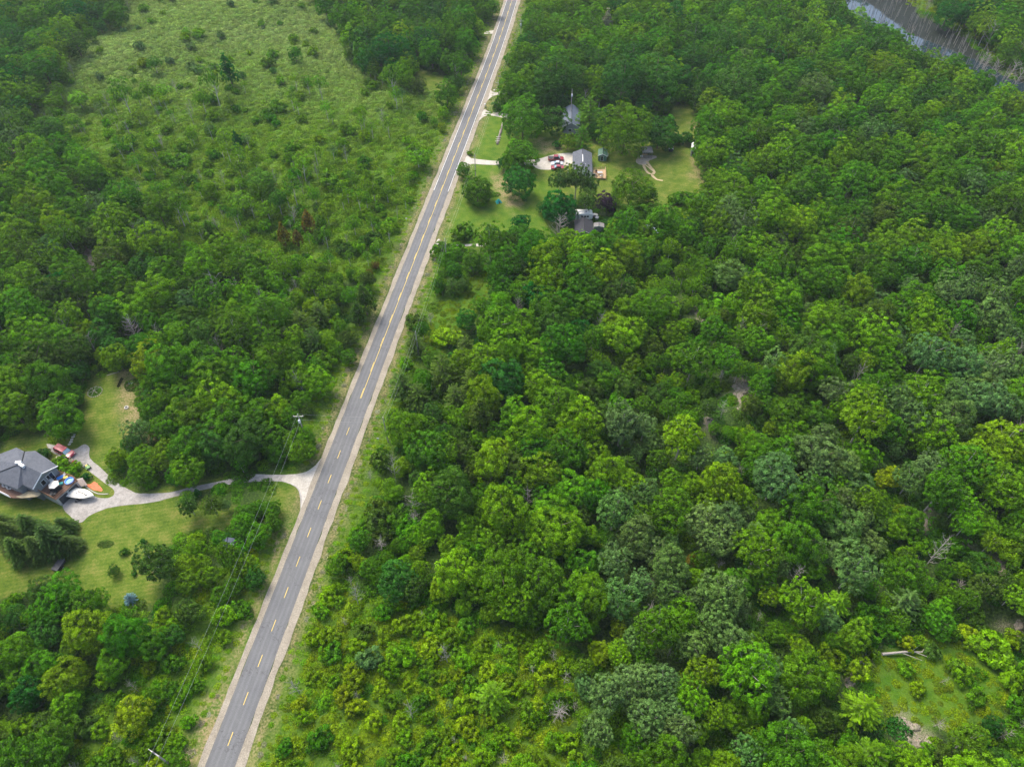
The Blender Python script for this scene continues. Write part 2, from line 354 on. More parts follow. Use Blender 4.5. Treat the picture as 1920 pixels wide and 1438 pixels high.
def asphalt():
    m, ns, ls = newmat("asphalt")
    ac = nd(ns, 'ShaderNodeAttribute', attribute_type='GEOMETRY', attribute_name='across').outputs['Fac']
    ab = ns.new('ShaderNodeMath'); ab.operation = 'ABSOLUTE'; ls.new(ac, ab.inputs[0])
    r = ramp(ns, [(0, (.12, .125, .135)), (.12, (.115, .12, .13)), (.24, (.15, .155, .165)), (.34, (.115, .12, .13)), (.45, (.15, .155, .165)), (.56, (.11, .115, .125)), (.62, (.085, .09, .1))])
    # wheel paths at about 0.75 m and 2.0 m from the centre line, worn paler
    r = ramp(ns, [(0, (.118, .122, .124)), (.12, (.112, .116, .118)), (.25, (.138, .142, .145)), (.38, (.115, .119, .121)), (.46, (.113, .117, .119)), (.64, (.135, .139, .142)), (.8, (.11, .114, .116)), (1, (.125, .125, .122))])
    ls.new(mapr(ns, ls, ab.outputs[0], 0, 2.7), r.inputs[0])
    n1, n2 = noise(ns, ls, 9, 5), noise(ns, ls, .22, 4)
    c = mix(ns, ls, .6, r.outputs[0], mix(ns, ls, mapr(ns, ls, n1, .3, .7), (.7, .7, .7), (1.3, 1.3, 1.3)), 'MULTIPLY')
    c = mix(ns, ls, .6, c, mix(ns, ls, mapr(ns, ls, n2, .3, .7), (.85, .85, .87), (1.18, 1.17, 1.15)), 'MULTIPLY')
    vo = nd(ns, 'ShaderNodeTexVoronoi', feature='DISTANCE_TO_EDGE'); vo.inputs['Scale'].default_value = .11
    gp_ = ns.new('ShaderNodeNewGeometry'); wob = ns.new('ShaderNodeMix'); wob.data_type = 'RGBA'; wob.inputs[0].default_value = .12
    nz = ns.new('ShaderNodeTexNoise'); nz.inputs['Scale'].default_value = .8; ls.new(gp_.outputs['Position'], nz.inputs['Vector'])
    va = ns.new('ShaderNodeVectorMath'); va.operation = 'MULTIPLY_ADD'; va.inputs[1].default_value = (5, 5, 5); ls.new(nz.outputs['Color'], va.inputs[0]); ls.new(gp_.outputs['Position'], va.inputs[2]); ls.new(va.outputs[0], vo.inputs['Vector'])
    c = mix(ns, ls, mapr(ns, ls, vo.outputs['Distance'], .004, .012, .55, 0), c, (.05, .05, .052))
    b = ns.new('ShaderNodeBsdfPrincipled'); b.inputs['Roughness'].default_value = .85; ls.new(c, b.inputs['Base Color'])
    o = ns.new('ShaderNodeOutputMaterial'); ls.new(b.outputs[0], o.inputs[0]); return m
def gravelmat(name, c0, c1, s=4):
    m, ns, ls = newmat(name)
    n1, n2, n3 = noise(ns, ls, s, 6, rough=.7), noise(ns, ls, .4, 4), noise(ns, ls, 14, 2)
    c = mix(ns, ls, mapr(ns, ls, n1, .35, .65), c0, c1)
    c = mix(ns, ls, .7, c, mix(ns, ls, mapr(ns, ls, n2, .3, .7), (.75, .73, .7), (1.2, 1.2, 1.2)), 'MULTIPLY')
    c = mix(ns, ls, .7, c, mix(ns, ls, mapr(ns, ls, n3, .3, .7), (.65, .65, .65), (1.35, 1.35, 1.35)), 'MULTIPLY')
    b = ns.new('ShaderNodeBsdfPrincipled'); b.inputs['Roughness'].default_value = .95; ls.new(c, b.inputs['Base Color'])
    o = ns.new('ShaderNodeOutputMaterial'); ls.new(b.outputs[0], o.inputs[0]); return m
GRAV = gravelmat("shoulder_gravel", (.20, .175, .132), (.345, .31, .245))
DRIVE = gravelmat("drive_gravel", (.24, .23, .215), (.38, .36, .33), 1.2)
PALE = gravelmat("pale_gravel", (.36, .34, .29), (.5, .47, .41), 2)
SAND = gravelmat("sand", (.4, .31, .17), (.5, .4, .24), 2)
road = strip("road", ROAD, -2.67, 2.67, .06, asphalt(), nseg=12)
fine = smooth(ROAD, 1.6)
strip("gravel_shoulder", fine, -3.95, -2.66, .04, GRAV, jit=.12)
strip("gravel_shoulder", fine, 2.66, 4.3, .04, GRAV, jit=.18)
YEL = mat("yellow_paint", (.62, .46, .10), .6, var=.15, scale=2)
WHT = mat("white_paint", (.72, .72, .70), .6, var=.12, scale=2)
# arc-length positions
def along(pts):
    L = [0]
    for a_, b_ in zip(pts[:-1], pts[1:]): L.append(L[-1] + math.dist(a_, b_))
    return L
RL = along(fine)
def at_y_px(py):                             # road arc-length where the road crosses picture height py
    best = min(range(len(fine)), key=lambda i: abs(float(proj(*fine[i], 0)[1]) - py) if fine[i][1] > 20 else 1e9); return RL[best]
def sub(s0, s1):
    return [p for p, l in zip(fine, RL) if s0 <= l <= s1]
def ptat(s):
    i = max(1, next((k for k, l in enumerate(RL) if l >= s), len(RL) - 1)); t = (s - RL[i - 1]) / (RL[i] - RL[i - 1])
    return tuple(Vector(fine[i - 1]).lerp(Vector(fine[i]), t))
mb = MB(); sdash = at_y_px(1392.3); s750 = at_y_px(748); step = (at_y_px(807.8) - sdash) / 10
def paint(mb, s0, s1, o, w, z=.072, n=1):
    pts = [ptat(s0 + (s1 - s0) * k / n) for k in range(n + 1)]
    A_ = offs(pts, o - w / 2); B_ = offs(pts, o + w / 2)
    mb.add([(*p, z) for p in A_] + [(*p, z) for p in B_], [[i, n + 1 + i, n + 2 + i, i + 1] for i in range(n)])
for k in range(-8, 11): paint(mb, sdash + k * step - step / 6, sdash + k * step + step / 6, 0, .13)
s = s750; send = at_y_px(0) + 250
paint(mb, s750, send, .1, .13, n=150)
k = 0
while s < send: paint(mb, s, s + 3.4, -.12, .13); s += 9.5; k += 1
tag(mb.build("centre_line_marking", YEL), kind='structure')
mb = MB(); s330 = at_y_px(360)
for o in (-2.5, 2.5): paint(mb, s330, send, o, .14, n=120)
tag(mb.build("edge_line_marking", WHT), kind='structure')
def sheet(name, pxs, z, m, rough_edge=.0, sub_=6):
    pts = [G0(p) for p in pxs]; out = []
    n = len(pts)
    for i in range(n):
        p0, p1, p2, p3 = (Vector(pts[(i + k) % n]) for k in (-1, 0, 1, 2))
        for k in range(sub_):
            t = k / sub_; v = .5 * ((2 * p1) + (-p0 + p2) * t + (2 * p0 - 5 * p1 + 4 * p2 - p3) * t * t + (-p0 + 3 * p1 - 3 * p2 + p3) * t ** 3)
            if rough_edge: v = v + Vector((rnd.uniform(-1, 1), rnd.uniform(-1, 1))) * rough_edge
            out.append((v.x, v.y, z))
    me = bpy.data.meshes.new(name); me.from_pydata(out, [], [list(range(len(out)))]); me.materials.append(m)
    import bmesh
    bm = bmesh.new(); bm.from_mesh(me); bmesh.ops.triangulate(bm, faces=bm.faces[:]); bm.to_mesh(me); bm.free()
    for p in me.polygons:
        if p.normal.z < 0: p.flip()
    return tag(link(name, me), kind='structure')
sheet("driveway", [(87, 833), (98, 848), (120, 858), (145, 868), (172, 887), (200, 908), (214, 920), (211, 930), (197, 934), (175, 930), (150, 915), (138, 925), (117, 947), (130, 966), (150, 980), (167, 967), (190, 957), (213, 950), (283, 942), (317, 934), (367, 921), (444, 906), (517, 902), (548, 909), (562, 925), (566, 962), (590, 895), (618, 842), (592, 872), (566, 887), (517, 890), (461, 889), (417, 901), (354, 914), (317, 923), (270, 925), (250, 922), (217, 902), (187, 875), (168, 858), (168, 840), (157, 833), (138, 843), (115, 838), (100, 834)], .02, DRIVE, .05, 4)
sheet("driveway", [(592, 872), (566, 887), (535, 891), (530, 902), (554, 911), (566, 930), (563, 965), (592, 900), (620, 838)], .034, PALE, .08, 4)
sheet("driveway", [(868, 302), (876, 292), (884, 297), (905, 300), (935, 302), (1000, 300), (1040, 290), (1073, 288), (1073, 305), (1058, 312), (1040, 318), (1012, 318), (990, 310), (935, 310), (905, 309), (885, 308), (870, 315)], .02, PALE, .05, 4)
sheet("driveway", [(898, 218), (908, 206), (918, 210), (945, 213), (985, 222), (980, 228), (946, 222), (920, 217), (906, 220), (893, 232)], .02, PALE, .04, 4)
sheet("driveway", [(908, 195), (918, 168), (926, 173), (962, 168), (985, 160), (985, 165), (962, 175), (930, 179), (915, 188), (905, 205)], .02, PALE, .04, 4)
sheet("driveway", [(815, 462), (822, 448), (835, 457), (880, 458), (910, 457), (910, 462), (880, 462), (838, 463), (815, 470), (806, 485)], .02, PALE, .04, 4)
sheet("driveway", [(912, 60), (922, 58), (935, 57), (932, 66), (922, 64), (908, 64)], .02, PALE, .03, 4)
sheet("concrete_pad", [(1192, 303), (1200, 293), (1226, 292), (1231, 296), (1218, 301), (1212, 308), (1200, 309)], .02, gravelmat("pad_dirt", (.3, .25, .19), (.4, .35, .28), 1.5), .1, 3)
sheet("mulch_bed", [(157, 907), (168, 908), (178, 903), (186, 911), (192, 918), (186, 921), (170, 916)], .02, gravelmat("red_mulch", (.55, .13, .05), (.75, .25, .13), 3), .08, 4)
def pathstrip(name, pxs, w, z, m):
    pts = smooth([G0(p) for p in pxs], 1.0); return strip(name, pts, -w / 2, w / 2, z, m, jit=.12)
pathstrip("dirt_path", [(1212, 303), (1222, 316), (1227, 323), (1223, 327)], .8, .024, SAND)
pathstrip("dirt_path", [(1206, 308), (1211, 320), (1222, 329), (1232, 337), (1243, 339)], .8, .028, SAND)
pathstrip("dirt_path", [(1209, 309), (1217, 315), (1227, 323)], .5, .032, SAND)

# ------------------------------------------------------------------ pond
def water():
    m, ns, ls = newmat("pond_water")
    n1, n2 = noise(ns, ls, .09, 5), noise(ns, ls, .9, 5)
    b = ns.new('ShaderNodeBsdfPrincipled')
    at_ = nd(ns, 'ShaderNodeAttribute', attribute_type='GEOMETRY', attribute_name='weed').outputs['Fac']
    ad = ns.new('ShaderNodeMath'); ad.operation = 'ADD'; ls.new(at_, ad.inputs[0]); ls.new(mapr(ns, ls, mix(ns, ls, .5, n1, n2), .3, .7, -.35, .35), ad.inputs[1])
    f = mapr(ns, ls, ad.outputs[0], .4, .6)
    ls.new(mix(ns, ls, f, (.02, .035, .045), mix(ns, ls, mapr(ns, ls, n2, .4, .6), (.005, .009, .009), (.022, .028, .018))), b.inputs['Base Color'])
    ls.new(mapr(ns, ls, f, 0, 1, .05, .6), b.inputs['Roughness']); b.inputs['IOR'].default_value = 1.5
    ls.new(mapr(ns, ls, f, 0, 1, 1.0, .15), b.inputs['Specular IOR Level'])
    o = ns.new('ShaderNodeOutputMaterial'); ls.new(b.outputs[0], o.inputs[0]); return m
pg = [G0(p) for p in POND]; x0 = min(p[0] for p in pg); x1 = max(p[0] for p in pg); y0 = min(p[1] for p in pg); y1 = max(p[1] for p in pg)
gx, gy = np.meshgrid(np.arange(x0, x1, 3.0), np.arange(y0, y1, 3.0)); qx, qy = proj(gx, gy, 0)
inside = inpoly(qx, qy, POND)
# open water towards the near bank
NEAR = [G0(p) for p in ((1600, 10), (1640, 40), (1680, 70), (1732, 92), (1785, 113), (1822, 131), (1864, 157), (1905, 170))]
nd_ = segdist(gx, gy, NEAR)
idx = -np.ones(gx.shape, int); vs = np.argwhere(inside | np.roll(inside, 1, 0) | np.roll(inside, 1, 1) | np.roll(inside, -1, 0) | np.roll(inside, -1, 1))
for i, (a_, b_) in enumerate(vs): idx[a_, b_] = i
fs = []
for a_, b_ in vs:
    if a_ + 1 < gx.shape[0] and b_ + 1 < gx.shape[1]:
        q_ = [idx[a_, b_], idx[a_, b_ + 1], idx[a_ + 1, b_ + 1], idx[a_ + 1, b_]]
        if min(q_) >= 0: fs.append(q_)
Vw = np.array([(gx[a_, b_], gy[a_, b_], .03) for a_, b_ in vs]); we = np.array([sstep(4, 13, nd_[a_, b_]) for a_, b_ in vs])
tag(link("pond_water", npmesh("pond_water", Vw, np.array(fs), [water()], {'weed': ('POINT', we)})), kind='structure')

# ------------------------------------------------------------------ foliage meshes
def leafquads(pos, nrm, size, asp=1.0, dirv=None, spread=.6, rng=R):
    n = len(pos); nn = nrm + rng.normal(0, spread, (n, 3)); nn /= np.linalg.norm(nn, axis=1)[:, None] + 1e-9
    a_ = rng.normal(0, 1, (n, 3)) if dirv is None else dirv + rng.normal(0, .25, (n, 3))
    u = a_ - (a_ * nn).sum(1)[:, None] * nn; u /= np.linalg.norm(u, axis=1)[:, None] + 1e-9
    w = np.cross(nn, u); s_ = size[:, None]
    # a bent four-cornered leaf spray: two points long, two wide, one end lifted
    v0 = pos - u * s_ * asp; v1 = pos + w * s_ * .62 - u * s_ * .1 * asp; v2 = pos + u * s_ * asp + nn * s_ * .15; v3 = pos - w * s_ * .62 + u * s_ * .12 * asp
    V_ = np.stack([v0, v1, v2, v3], 1).reshape(-1, 3); F_ = np.arange(4 * n).reshape(-1, 4); return V_, F_
def sph(n, rng):
    v = rng.normal(0, 1, (n, 3)); return v / np.linalg.norm(v, axis=1)[:, None]
def crown_mesh(name, seed, Rr=5.0, rz=4.2, cz=7.5, nc=85, per=70, cr=(.15, .27), leaf=(.16, .30), low=-.45, lump=.16, up=0.0, asp=1.15, vert=1.0, fill=900, flat=.8, taper=0.0, rn=.21):
    g = np.random.default_rng(seed)
    i = np.arange(nc) + .5; zz = 1 - (1 - low) * i / nc; ph = i * 2.39996 + g.uniform(0, 6)
    zz = np.clip(zz + g.normal(0, .05, nc), low, 1); rr = np.sqrt(1 - np.clip(zz, -1, 1) ** 2)
    D = np.stack([rr * np.cos(ph), rr * np.sin(ph), zz], 1); D += g.normal(0, .06, D.shape); D /= np.linalg.norm(D, axis=1)[:, None]
    k1, k2, k3 = g.uniform(0, 6, 3)
    az = np.arctan2(D[:, 1], D[:, 0])
    env = 1 + lump * (np.sin(2 * az + k1) * .6 + np.sin(3 * az + k2 + D[:, 2] * 2) * .6 + np.sin(D[:, 2] * 5 + k3) * .3) + g.normal(0, .085, nc)
    if taper: env *= 1 - taper * np.clip(D[:, 2], 0, 1) * rr * 0
    rc = Rr * g.uniform(cr[0], cr[1], nc)
    Cc = D * env[:, None] * np.array([Rr, Rr, rz]) * .84
    if taper: Cc[:, :2] *= (1 - taper * np.clip((Cc[:, 2] + rz) / (2 * rz), 0, 1) ** 1.3)[:, None] * (1 + taper * .3)
    cl_b = g.uniform(0, 1, nc); cl_y = g.uniform(0, 1, nc)
    Vs, Ns, Ls, Bs, Ys = [], [], [], [], []
    for k in range(nc):
        m_ = int(per * (.6 + .8 * g.random()) * (rc[k] / (Rr * rn)) ** 1.6)
        d = sph(m_, g) + D[k] * .75 + np.array([0, 0, .45 + up]); d /= np.linalg.norm(d, axis=1)[:, None]
        p = Cc[k] + d * rc[k] * g.uniform(.72, 1.1, (m_, 1)) * np.array([1, 1, flat * vert])
        Vs.append(p); Ns.append(d); Ls.append(g.uniform(leaf[0], leaf[1], m_)); Bs.append(np.clip(.5 + (cl_b[k] - .5) * .6 + g.normal(0, .17, m_), 0, 1)); Ys.append(np.full(m_, cl_y[k]) * g.uniform(.7, 1, m_))
    d = sph(fill, g); d[:, 2] = np.abs(d[:, 2]) * .9 - .35
    p = d * np.array([Rr, Rr, rz]) * g.uniform(.35, .74, (fill, 1))
    if taper: p[:, :2] *= (1 - taper * np.clip((p[:, 2] + rz) / (2 * rz), 0, 1))[:, None]
    Vs.append(p); Ns.append(d); Ls.append(g.uniform(leaf[1], leaf[1] * 2.0, fill)); Bs.append(np.clip(g.normal(.45, .12, fill), 0, 1)); Ys.append(np.zeros(fill))
    Pp = np.concatenate(Vs); Pp[:, 2] += cz; Nn = np.concatenate(Ns)
    V_, F_ = leafquads(Pp, Nn, np.concatenate(Ls), asp, None if not up else np.tile([[0, 0, 1.0]], (len(Pp), 1)) + Nn * .6, .55, g)
    return V_, F_, np.concatenate(Bs), np.concatenate(Ys)
def limbs(seed, H, Rr, cz, r0=.2, n=7, tall=.95):
    g = random.Random(seed); mb = MB()
    lean = [(g.uniform(-.3, .3), g.uniform(-.3, .3))]
    mb.tube([(0, 0, -.3), (lean[0][0] * .3, lean[0][1] * .3, H * .3), (lean[0][0], lean[0][1], H * .6), (lean[0][0] * .8, lean[0][1] * 1.2, H * tall)], [r0 * 1.25, r0, r0 * .6, r0 * .12], 7)
    for k in range(n):
        a_ = k * 2.4 + g.uniform(-.4, .4); z0 = H * (.3 + .4 * k / n); L = Rr * g.uniform(.6, .85)
        p0 = Vector((lean[0][0] * z0 / H, lean[0][1] * z0 / H, z0)); d = Vector((math.cos(a_), math.sin(a_), 0))
        mb.tube([p0, p0 + d * L * .45 + Vector((0, 0, H * .09)), p0 + d * L + Vector((0, 0, H * .22))], [r0 * .45, r0 * .28, r0 * .08], 5)
    return mb
PROTO = {}      # kind -> list of (crown mesh, trunk mesh, joined mesh for stuff, base radius, height)
def finish(kind, i, data, mbt, bark, Rr, H):
    V_, F_, b_, y_ = data
    cm = npmesh(f"{kind}_crown", V_, F_, [LEAF], {'lv': ('FACE', b_), 'lc': ('FACE', y_)})
    tm = mbt.use(bark); mbt.m = [0] * len(mbt.f); tmesh = mbt.mesh(f"{kind}_trunk")
    tv = np.array(mbt.v); tf = np.array([f for f in mbt.f if len(f) == 4], int)
    jv = np.concatenate([V_, tv]); jf = np.concatenate([F_, tf + len(V_)]); z_ = np.zeros(len(tf))
    jm = npmesh(f"{kind}_whole", jv, jf, [LEAF, bark], {'lv': ('FACE', np.concatenate([b_, z_])), 'lc': ('FACE', np.concatenate([y_, z_]))}, np.concatenate([np.zeros(len(F_)), np.ones(len(tf))]))
    PROTO.setdefault(kind, []).append((cm, tmesh, jm, Rr, H))
for i in range(9):     # maples and other round broadleaves
    g = random.Random(50 + i); rz = g.uniform(5.0, 5.7); cz = 12.3 - rz - .4
    finish('M', i, crown_mesh('m', 100 + i, 5.0, rz, cz, nc=g.choice((130, 165, 200)), per=72, leaf=(.10, .21), cr=g.choice(((.09, .19), (.10, .22), (.08, .17))), lump=g.uniform(.16, .30), low=-.85, rn=.14), limbs(i, 12, 5, cz), BARK, 5.0, 12.2)
for i in range(3):     # the big old crowns: the same tree, more and finer sprays
    finish('X', i, crown_mesh('x', 150 + i, 5.0, 5.3, 6.6, nc=330, per=46, cr=(.06, .14), leaf=(.07, .15), low=-.9, lump=.14 + .03 * i, fill=1600, rn=.1), limbs(90 + i, 12, 5, 6.5), BARK, 5.0, 12.2)
for i in range(6):     # poplar / ash: looser, feathery, stems glimpsed
    g = random.Random(80 + i); rz = g.uniform(4.6, 5.6); cz = 13.0 - rz
    finish('A', i, crown_mesh('a', 200 + i, 4.4, rz, cz, nc=g.choice((150, 180, 210)), per=38, cr=(.07, .16), leaf=(.10, .19), lump=.25, up=.8, asp=1.9, vert=1.7, fill=650, rn=.13), limbs(20 + i, 13, 4.4, cz, .16, 9, .98), PALEBARK, 4.4, 13.0)
for i in range(3):     # small leafy shrubs
    finish('H', i, crown_mesh('h', 300 + i, 1.7, 1.2, 1.0, nc=26, per=30, cr=(.22, .4), leaf=(.11, .22), low=-.2, lump=.3, fill=120), limbs(40 + i, 1.8, 1.5, 1, .05, 6), BARK, 1.7, 2.2)
for i in range(3):     # birch: thin crown
    finish('B', i, crown_mesh('b', 330 + i, 2.4, 2.6, 6.3, nc=44, per=16, cr=(.16, .3), leaf=(.10, .2), lump=.35, up=.5, asp=1.5, vert=1.3, fill=60), limbs(50 + i, 8.6, 2.3, 6, .11, 8, .98), PALEBARK, 2.4, 8.8)
for i in range(3):     # cedar: dense narrow cone
    finish('C', i, crown_mesh('c', 360 + i, 2.3, 4.6, 4.9, nc=100, per=34, cr=(.16, .28), leaf=(.09, .18), low=-.8, lump=.1, up=.6, asp=1.5, vert=1.2, fill=500, taper=.85), limbs(60 + i, 9.4, 1.4, 5, .14, 3), BARK, 2.3, 9.5)
def conifer(seed, Rr, H, levels, nbr, droop, curl, leaf, per, asp, top=.06, star=False):
    g = np.random.default_rng(seed); Ps, Ns, Ds, Ls, Bs = [], [], [], [], []
    for l in range(levels):
        t = (l + .3) / levels; z = H * (.1 + .9 * t); Rl = Rr * ((1 - t) ** .8 * .95 + top); nb = max(4, int(nbr * (1 - t * .6)))
        for k in range(nb):
            a_ = 2 * math.pi * (k + g.random() * .6) / nb + l * 1.1; L = Rl * g.uniform(.78, 1.1); m_ = max(5, int(per * L / Rr * 1.3))
            u = g.uniform(.12, 1, m_) ** .8; side_ = g.normal(0, .09, m_) * L * (1.25 - u)
            x = u * L; zz = z - droop * x * x / Rr + curl * x * u
            dx, dy = math.cos(a_), math.sin(a_)
            Ps.append(np.stack([dx * x - dy * side_, dy * x + dx * side_, zz + g.normal(0, .06, m_)], 1))
            Ns.append(np.tile([[dx * .3, dy * .3, 1.0]], (m_, 1))); Ds.append(np.stack([dx - dy * np.sign(side_) * .5, dy + dx * np.sign(side_) * .5, np.full(m_, curl - droop)], 1))
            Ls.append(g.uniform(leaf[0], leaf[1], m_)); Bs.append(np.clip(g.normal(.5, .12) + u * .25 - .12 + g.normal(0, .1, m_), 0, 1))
    Pp, Nn, Dd = map(np.concatenate, (Ps, Ns, Ds)); V_, F_ = leafquads(Pp, Nn, np.concatenate(Ls), asp, Dd, .3, g)
    b_ = np.concatenate(Bs); return V_, F_, b_, np.zeros(len(b_))
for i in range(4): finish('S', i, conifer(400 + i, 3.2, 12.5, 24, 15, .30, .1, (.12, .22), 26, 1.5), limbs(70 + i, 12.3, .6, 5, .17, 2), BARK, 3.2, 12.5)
for i in range(4): finish('P', i, conifer(430 + i, 4.3, 12.0, 12, 10, .12, .35, (.15, .27), 30, 1.9, top=.2), limbs(80 + i, 12, 3.6, 6, .2, 8), BARK, 4.3, 12.0)
def bare(seed, H, Rr, r0=.16, n=16):
    g = random.Random(seed); mb = MB(); lx, ly = g.uniform(-.6, .6), g.uniform(-.6, .6)
    top = Vector((lx, ly, H)); mb.tube([(0, 0, -.3), (lx * .2, ly * .2, H * .4), (lx * .7, ly * .5, H * .75), top], [r0 * 1.2, r0 * .9, r0 * .5, r0 * .1], 6)
    for k in range(n):
        t = .25 + .7 * k / n; a_ = k * 2.4 + g.uniform(-.5, .5); L = Rr * (1.15 - t * .7) * g.uniform(.7, 1.1); p0 = Vector((lx * t, ly * t, H * t))
        d = Vector((math.cos(a_), math.sin(a_), 0)); p1 = p0 + d * L * .5 + Vector((0, 0, L * .3)); p2 = p0 + d * L + Vector((0, 0, L * .75))
        mb.tube([p0, p1, p2], [r0 * .42, r0 * .26, .025], 4)
        for j in range(5):
            s_ = p0.lerp(p1, .5 + .5 * j / 4) if j < 3 else p1.lerp(p2, .4 * (j - 2)); e = Vector((g.uniform(-1, 1), g.uniform(-1, 1), g.uniform(.1, .9))).normalized() * L * .38
            mb.tube([s_, s_ + e + d * L * .15], [r0 * .16, .022], 3)
    return mb
BARE = [(bare(500 + i, 9 + i * .7, 3.2 + .3 * i, n=(14, 20, 26, 18)[i]).use(DEADW), 3.4 + .3 * i, 9 + i * .7) for i in range(4)]
BAREM = []
for mb_, r_, h_ in BARE:
    mb_.m = [0] * len(mb_.f); BAREM.append((mb_.mesh("dead_tree"), r_, h_))
sn = MB().use(DEADW); sn.tube([(0, 0, -.5), (.05, .05, 4), (.2, -.05, 8)], [.13, .1, .03], 5); sn.tube([(.08, .02, 5), (.7, .3, 5.8)], [.04, .015], 3); sn.tube([(.1, .02, 6), (-.5, .2, 6.7)], [.03, .012], 3)
sn.m = [0] * len(sn.f); SNAG = sn.mesh("drowned_trunk")
# undergrowth mats and meadow tussocks (only used as stuff)
def patch(name, seed, rr, h, n, leaf, asp, upr):
    g = np.random.default_rng(seed); r_ = rr * np.sqrt(g.random(n)); a_ = g.uniform(0, 6.28, n); nb = 9
    hc = g.uniform(.25, 1, nb); bx = rr * .6 * np.cos(np.arange(nb) * 2.4) * np.sqrt(np.arange(nb) / nb); by = rr * .6 * np.sin(np.arange(nb) * 2.4) * np.sqrt(np.arange(nb) / nb)
    x = r_ * np.cos(a_); y = r_ * np.sin(a_); k = ((x[:, None] - bx) ** 2 + (y[:, None] - by) ** 2).argmin(1); dd = np.hypot(x - bx[k], y - by[k]) / (rr * .45)
    z = h * hc[k] * np.clip(1 - dd ** 2 * .7, .1, 1) * g.uniform(.5, 1, n)
    p = np.stack([x, y, z + .05], 1); nn = np.stack([(x - bx[k]) * .5, (y - by[k]) * .5, np.ones(n)], 1)
    V_, F_ = leafquads(p, nn, g.uniform(leaf[0], leaf[1], n), asp, np.tile([[0, 0, 1.0]], (n, 1)) if upr else None, .6, g)
    bb = np.clip(.35 + .4 * hc[k] * (1 - dd * .3) - .1 + g.normal(0, .15, n), 0, 1)
    return npmesh(name, V_, F_, [LEAF], {'lv': ('FACE', bb), 'lc': ('FACE', g.uniform(0, 1, n) * .9)})
UNDER = [patch("undergrowth_patch", 600 + i, 2.6, 1.3, 620, (.13, .27), 1.1, False) for i in range(4)]
TUSS = [patch("meadow_tussock", 620 + i, 1.5, .9, 210, (.10, .22), 1.6, True) for i in range(4)]

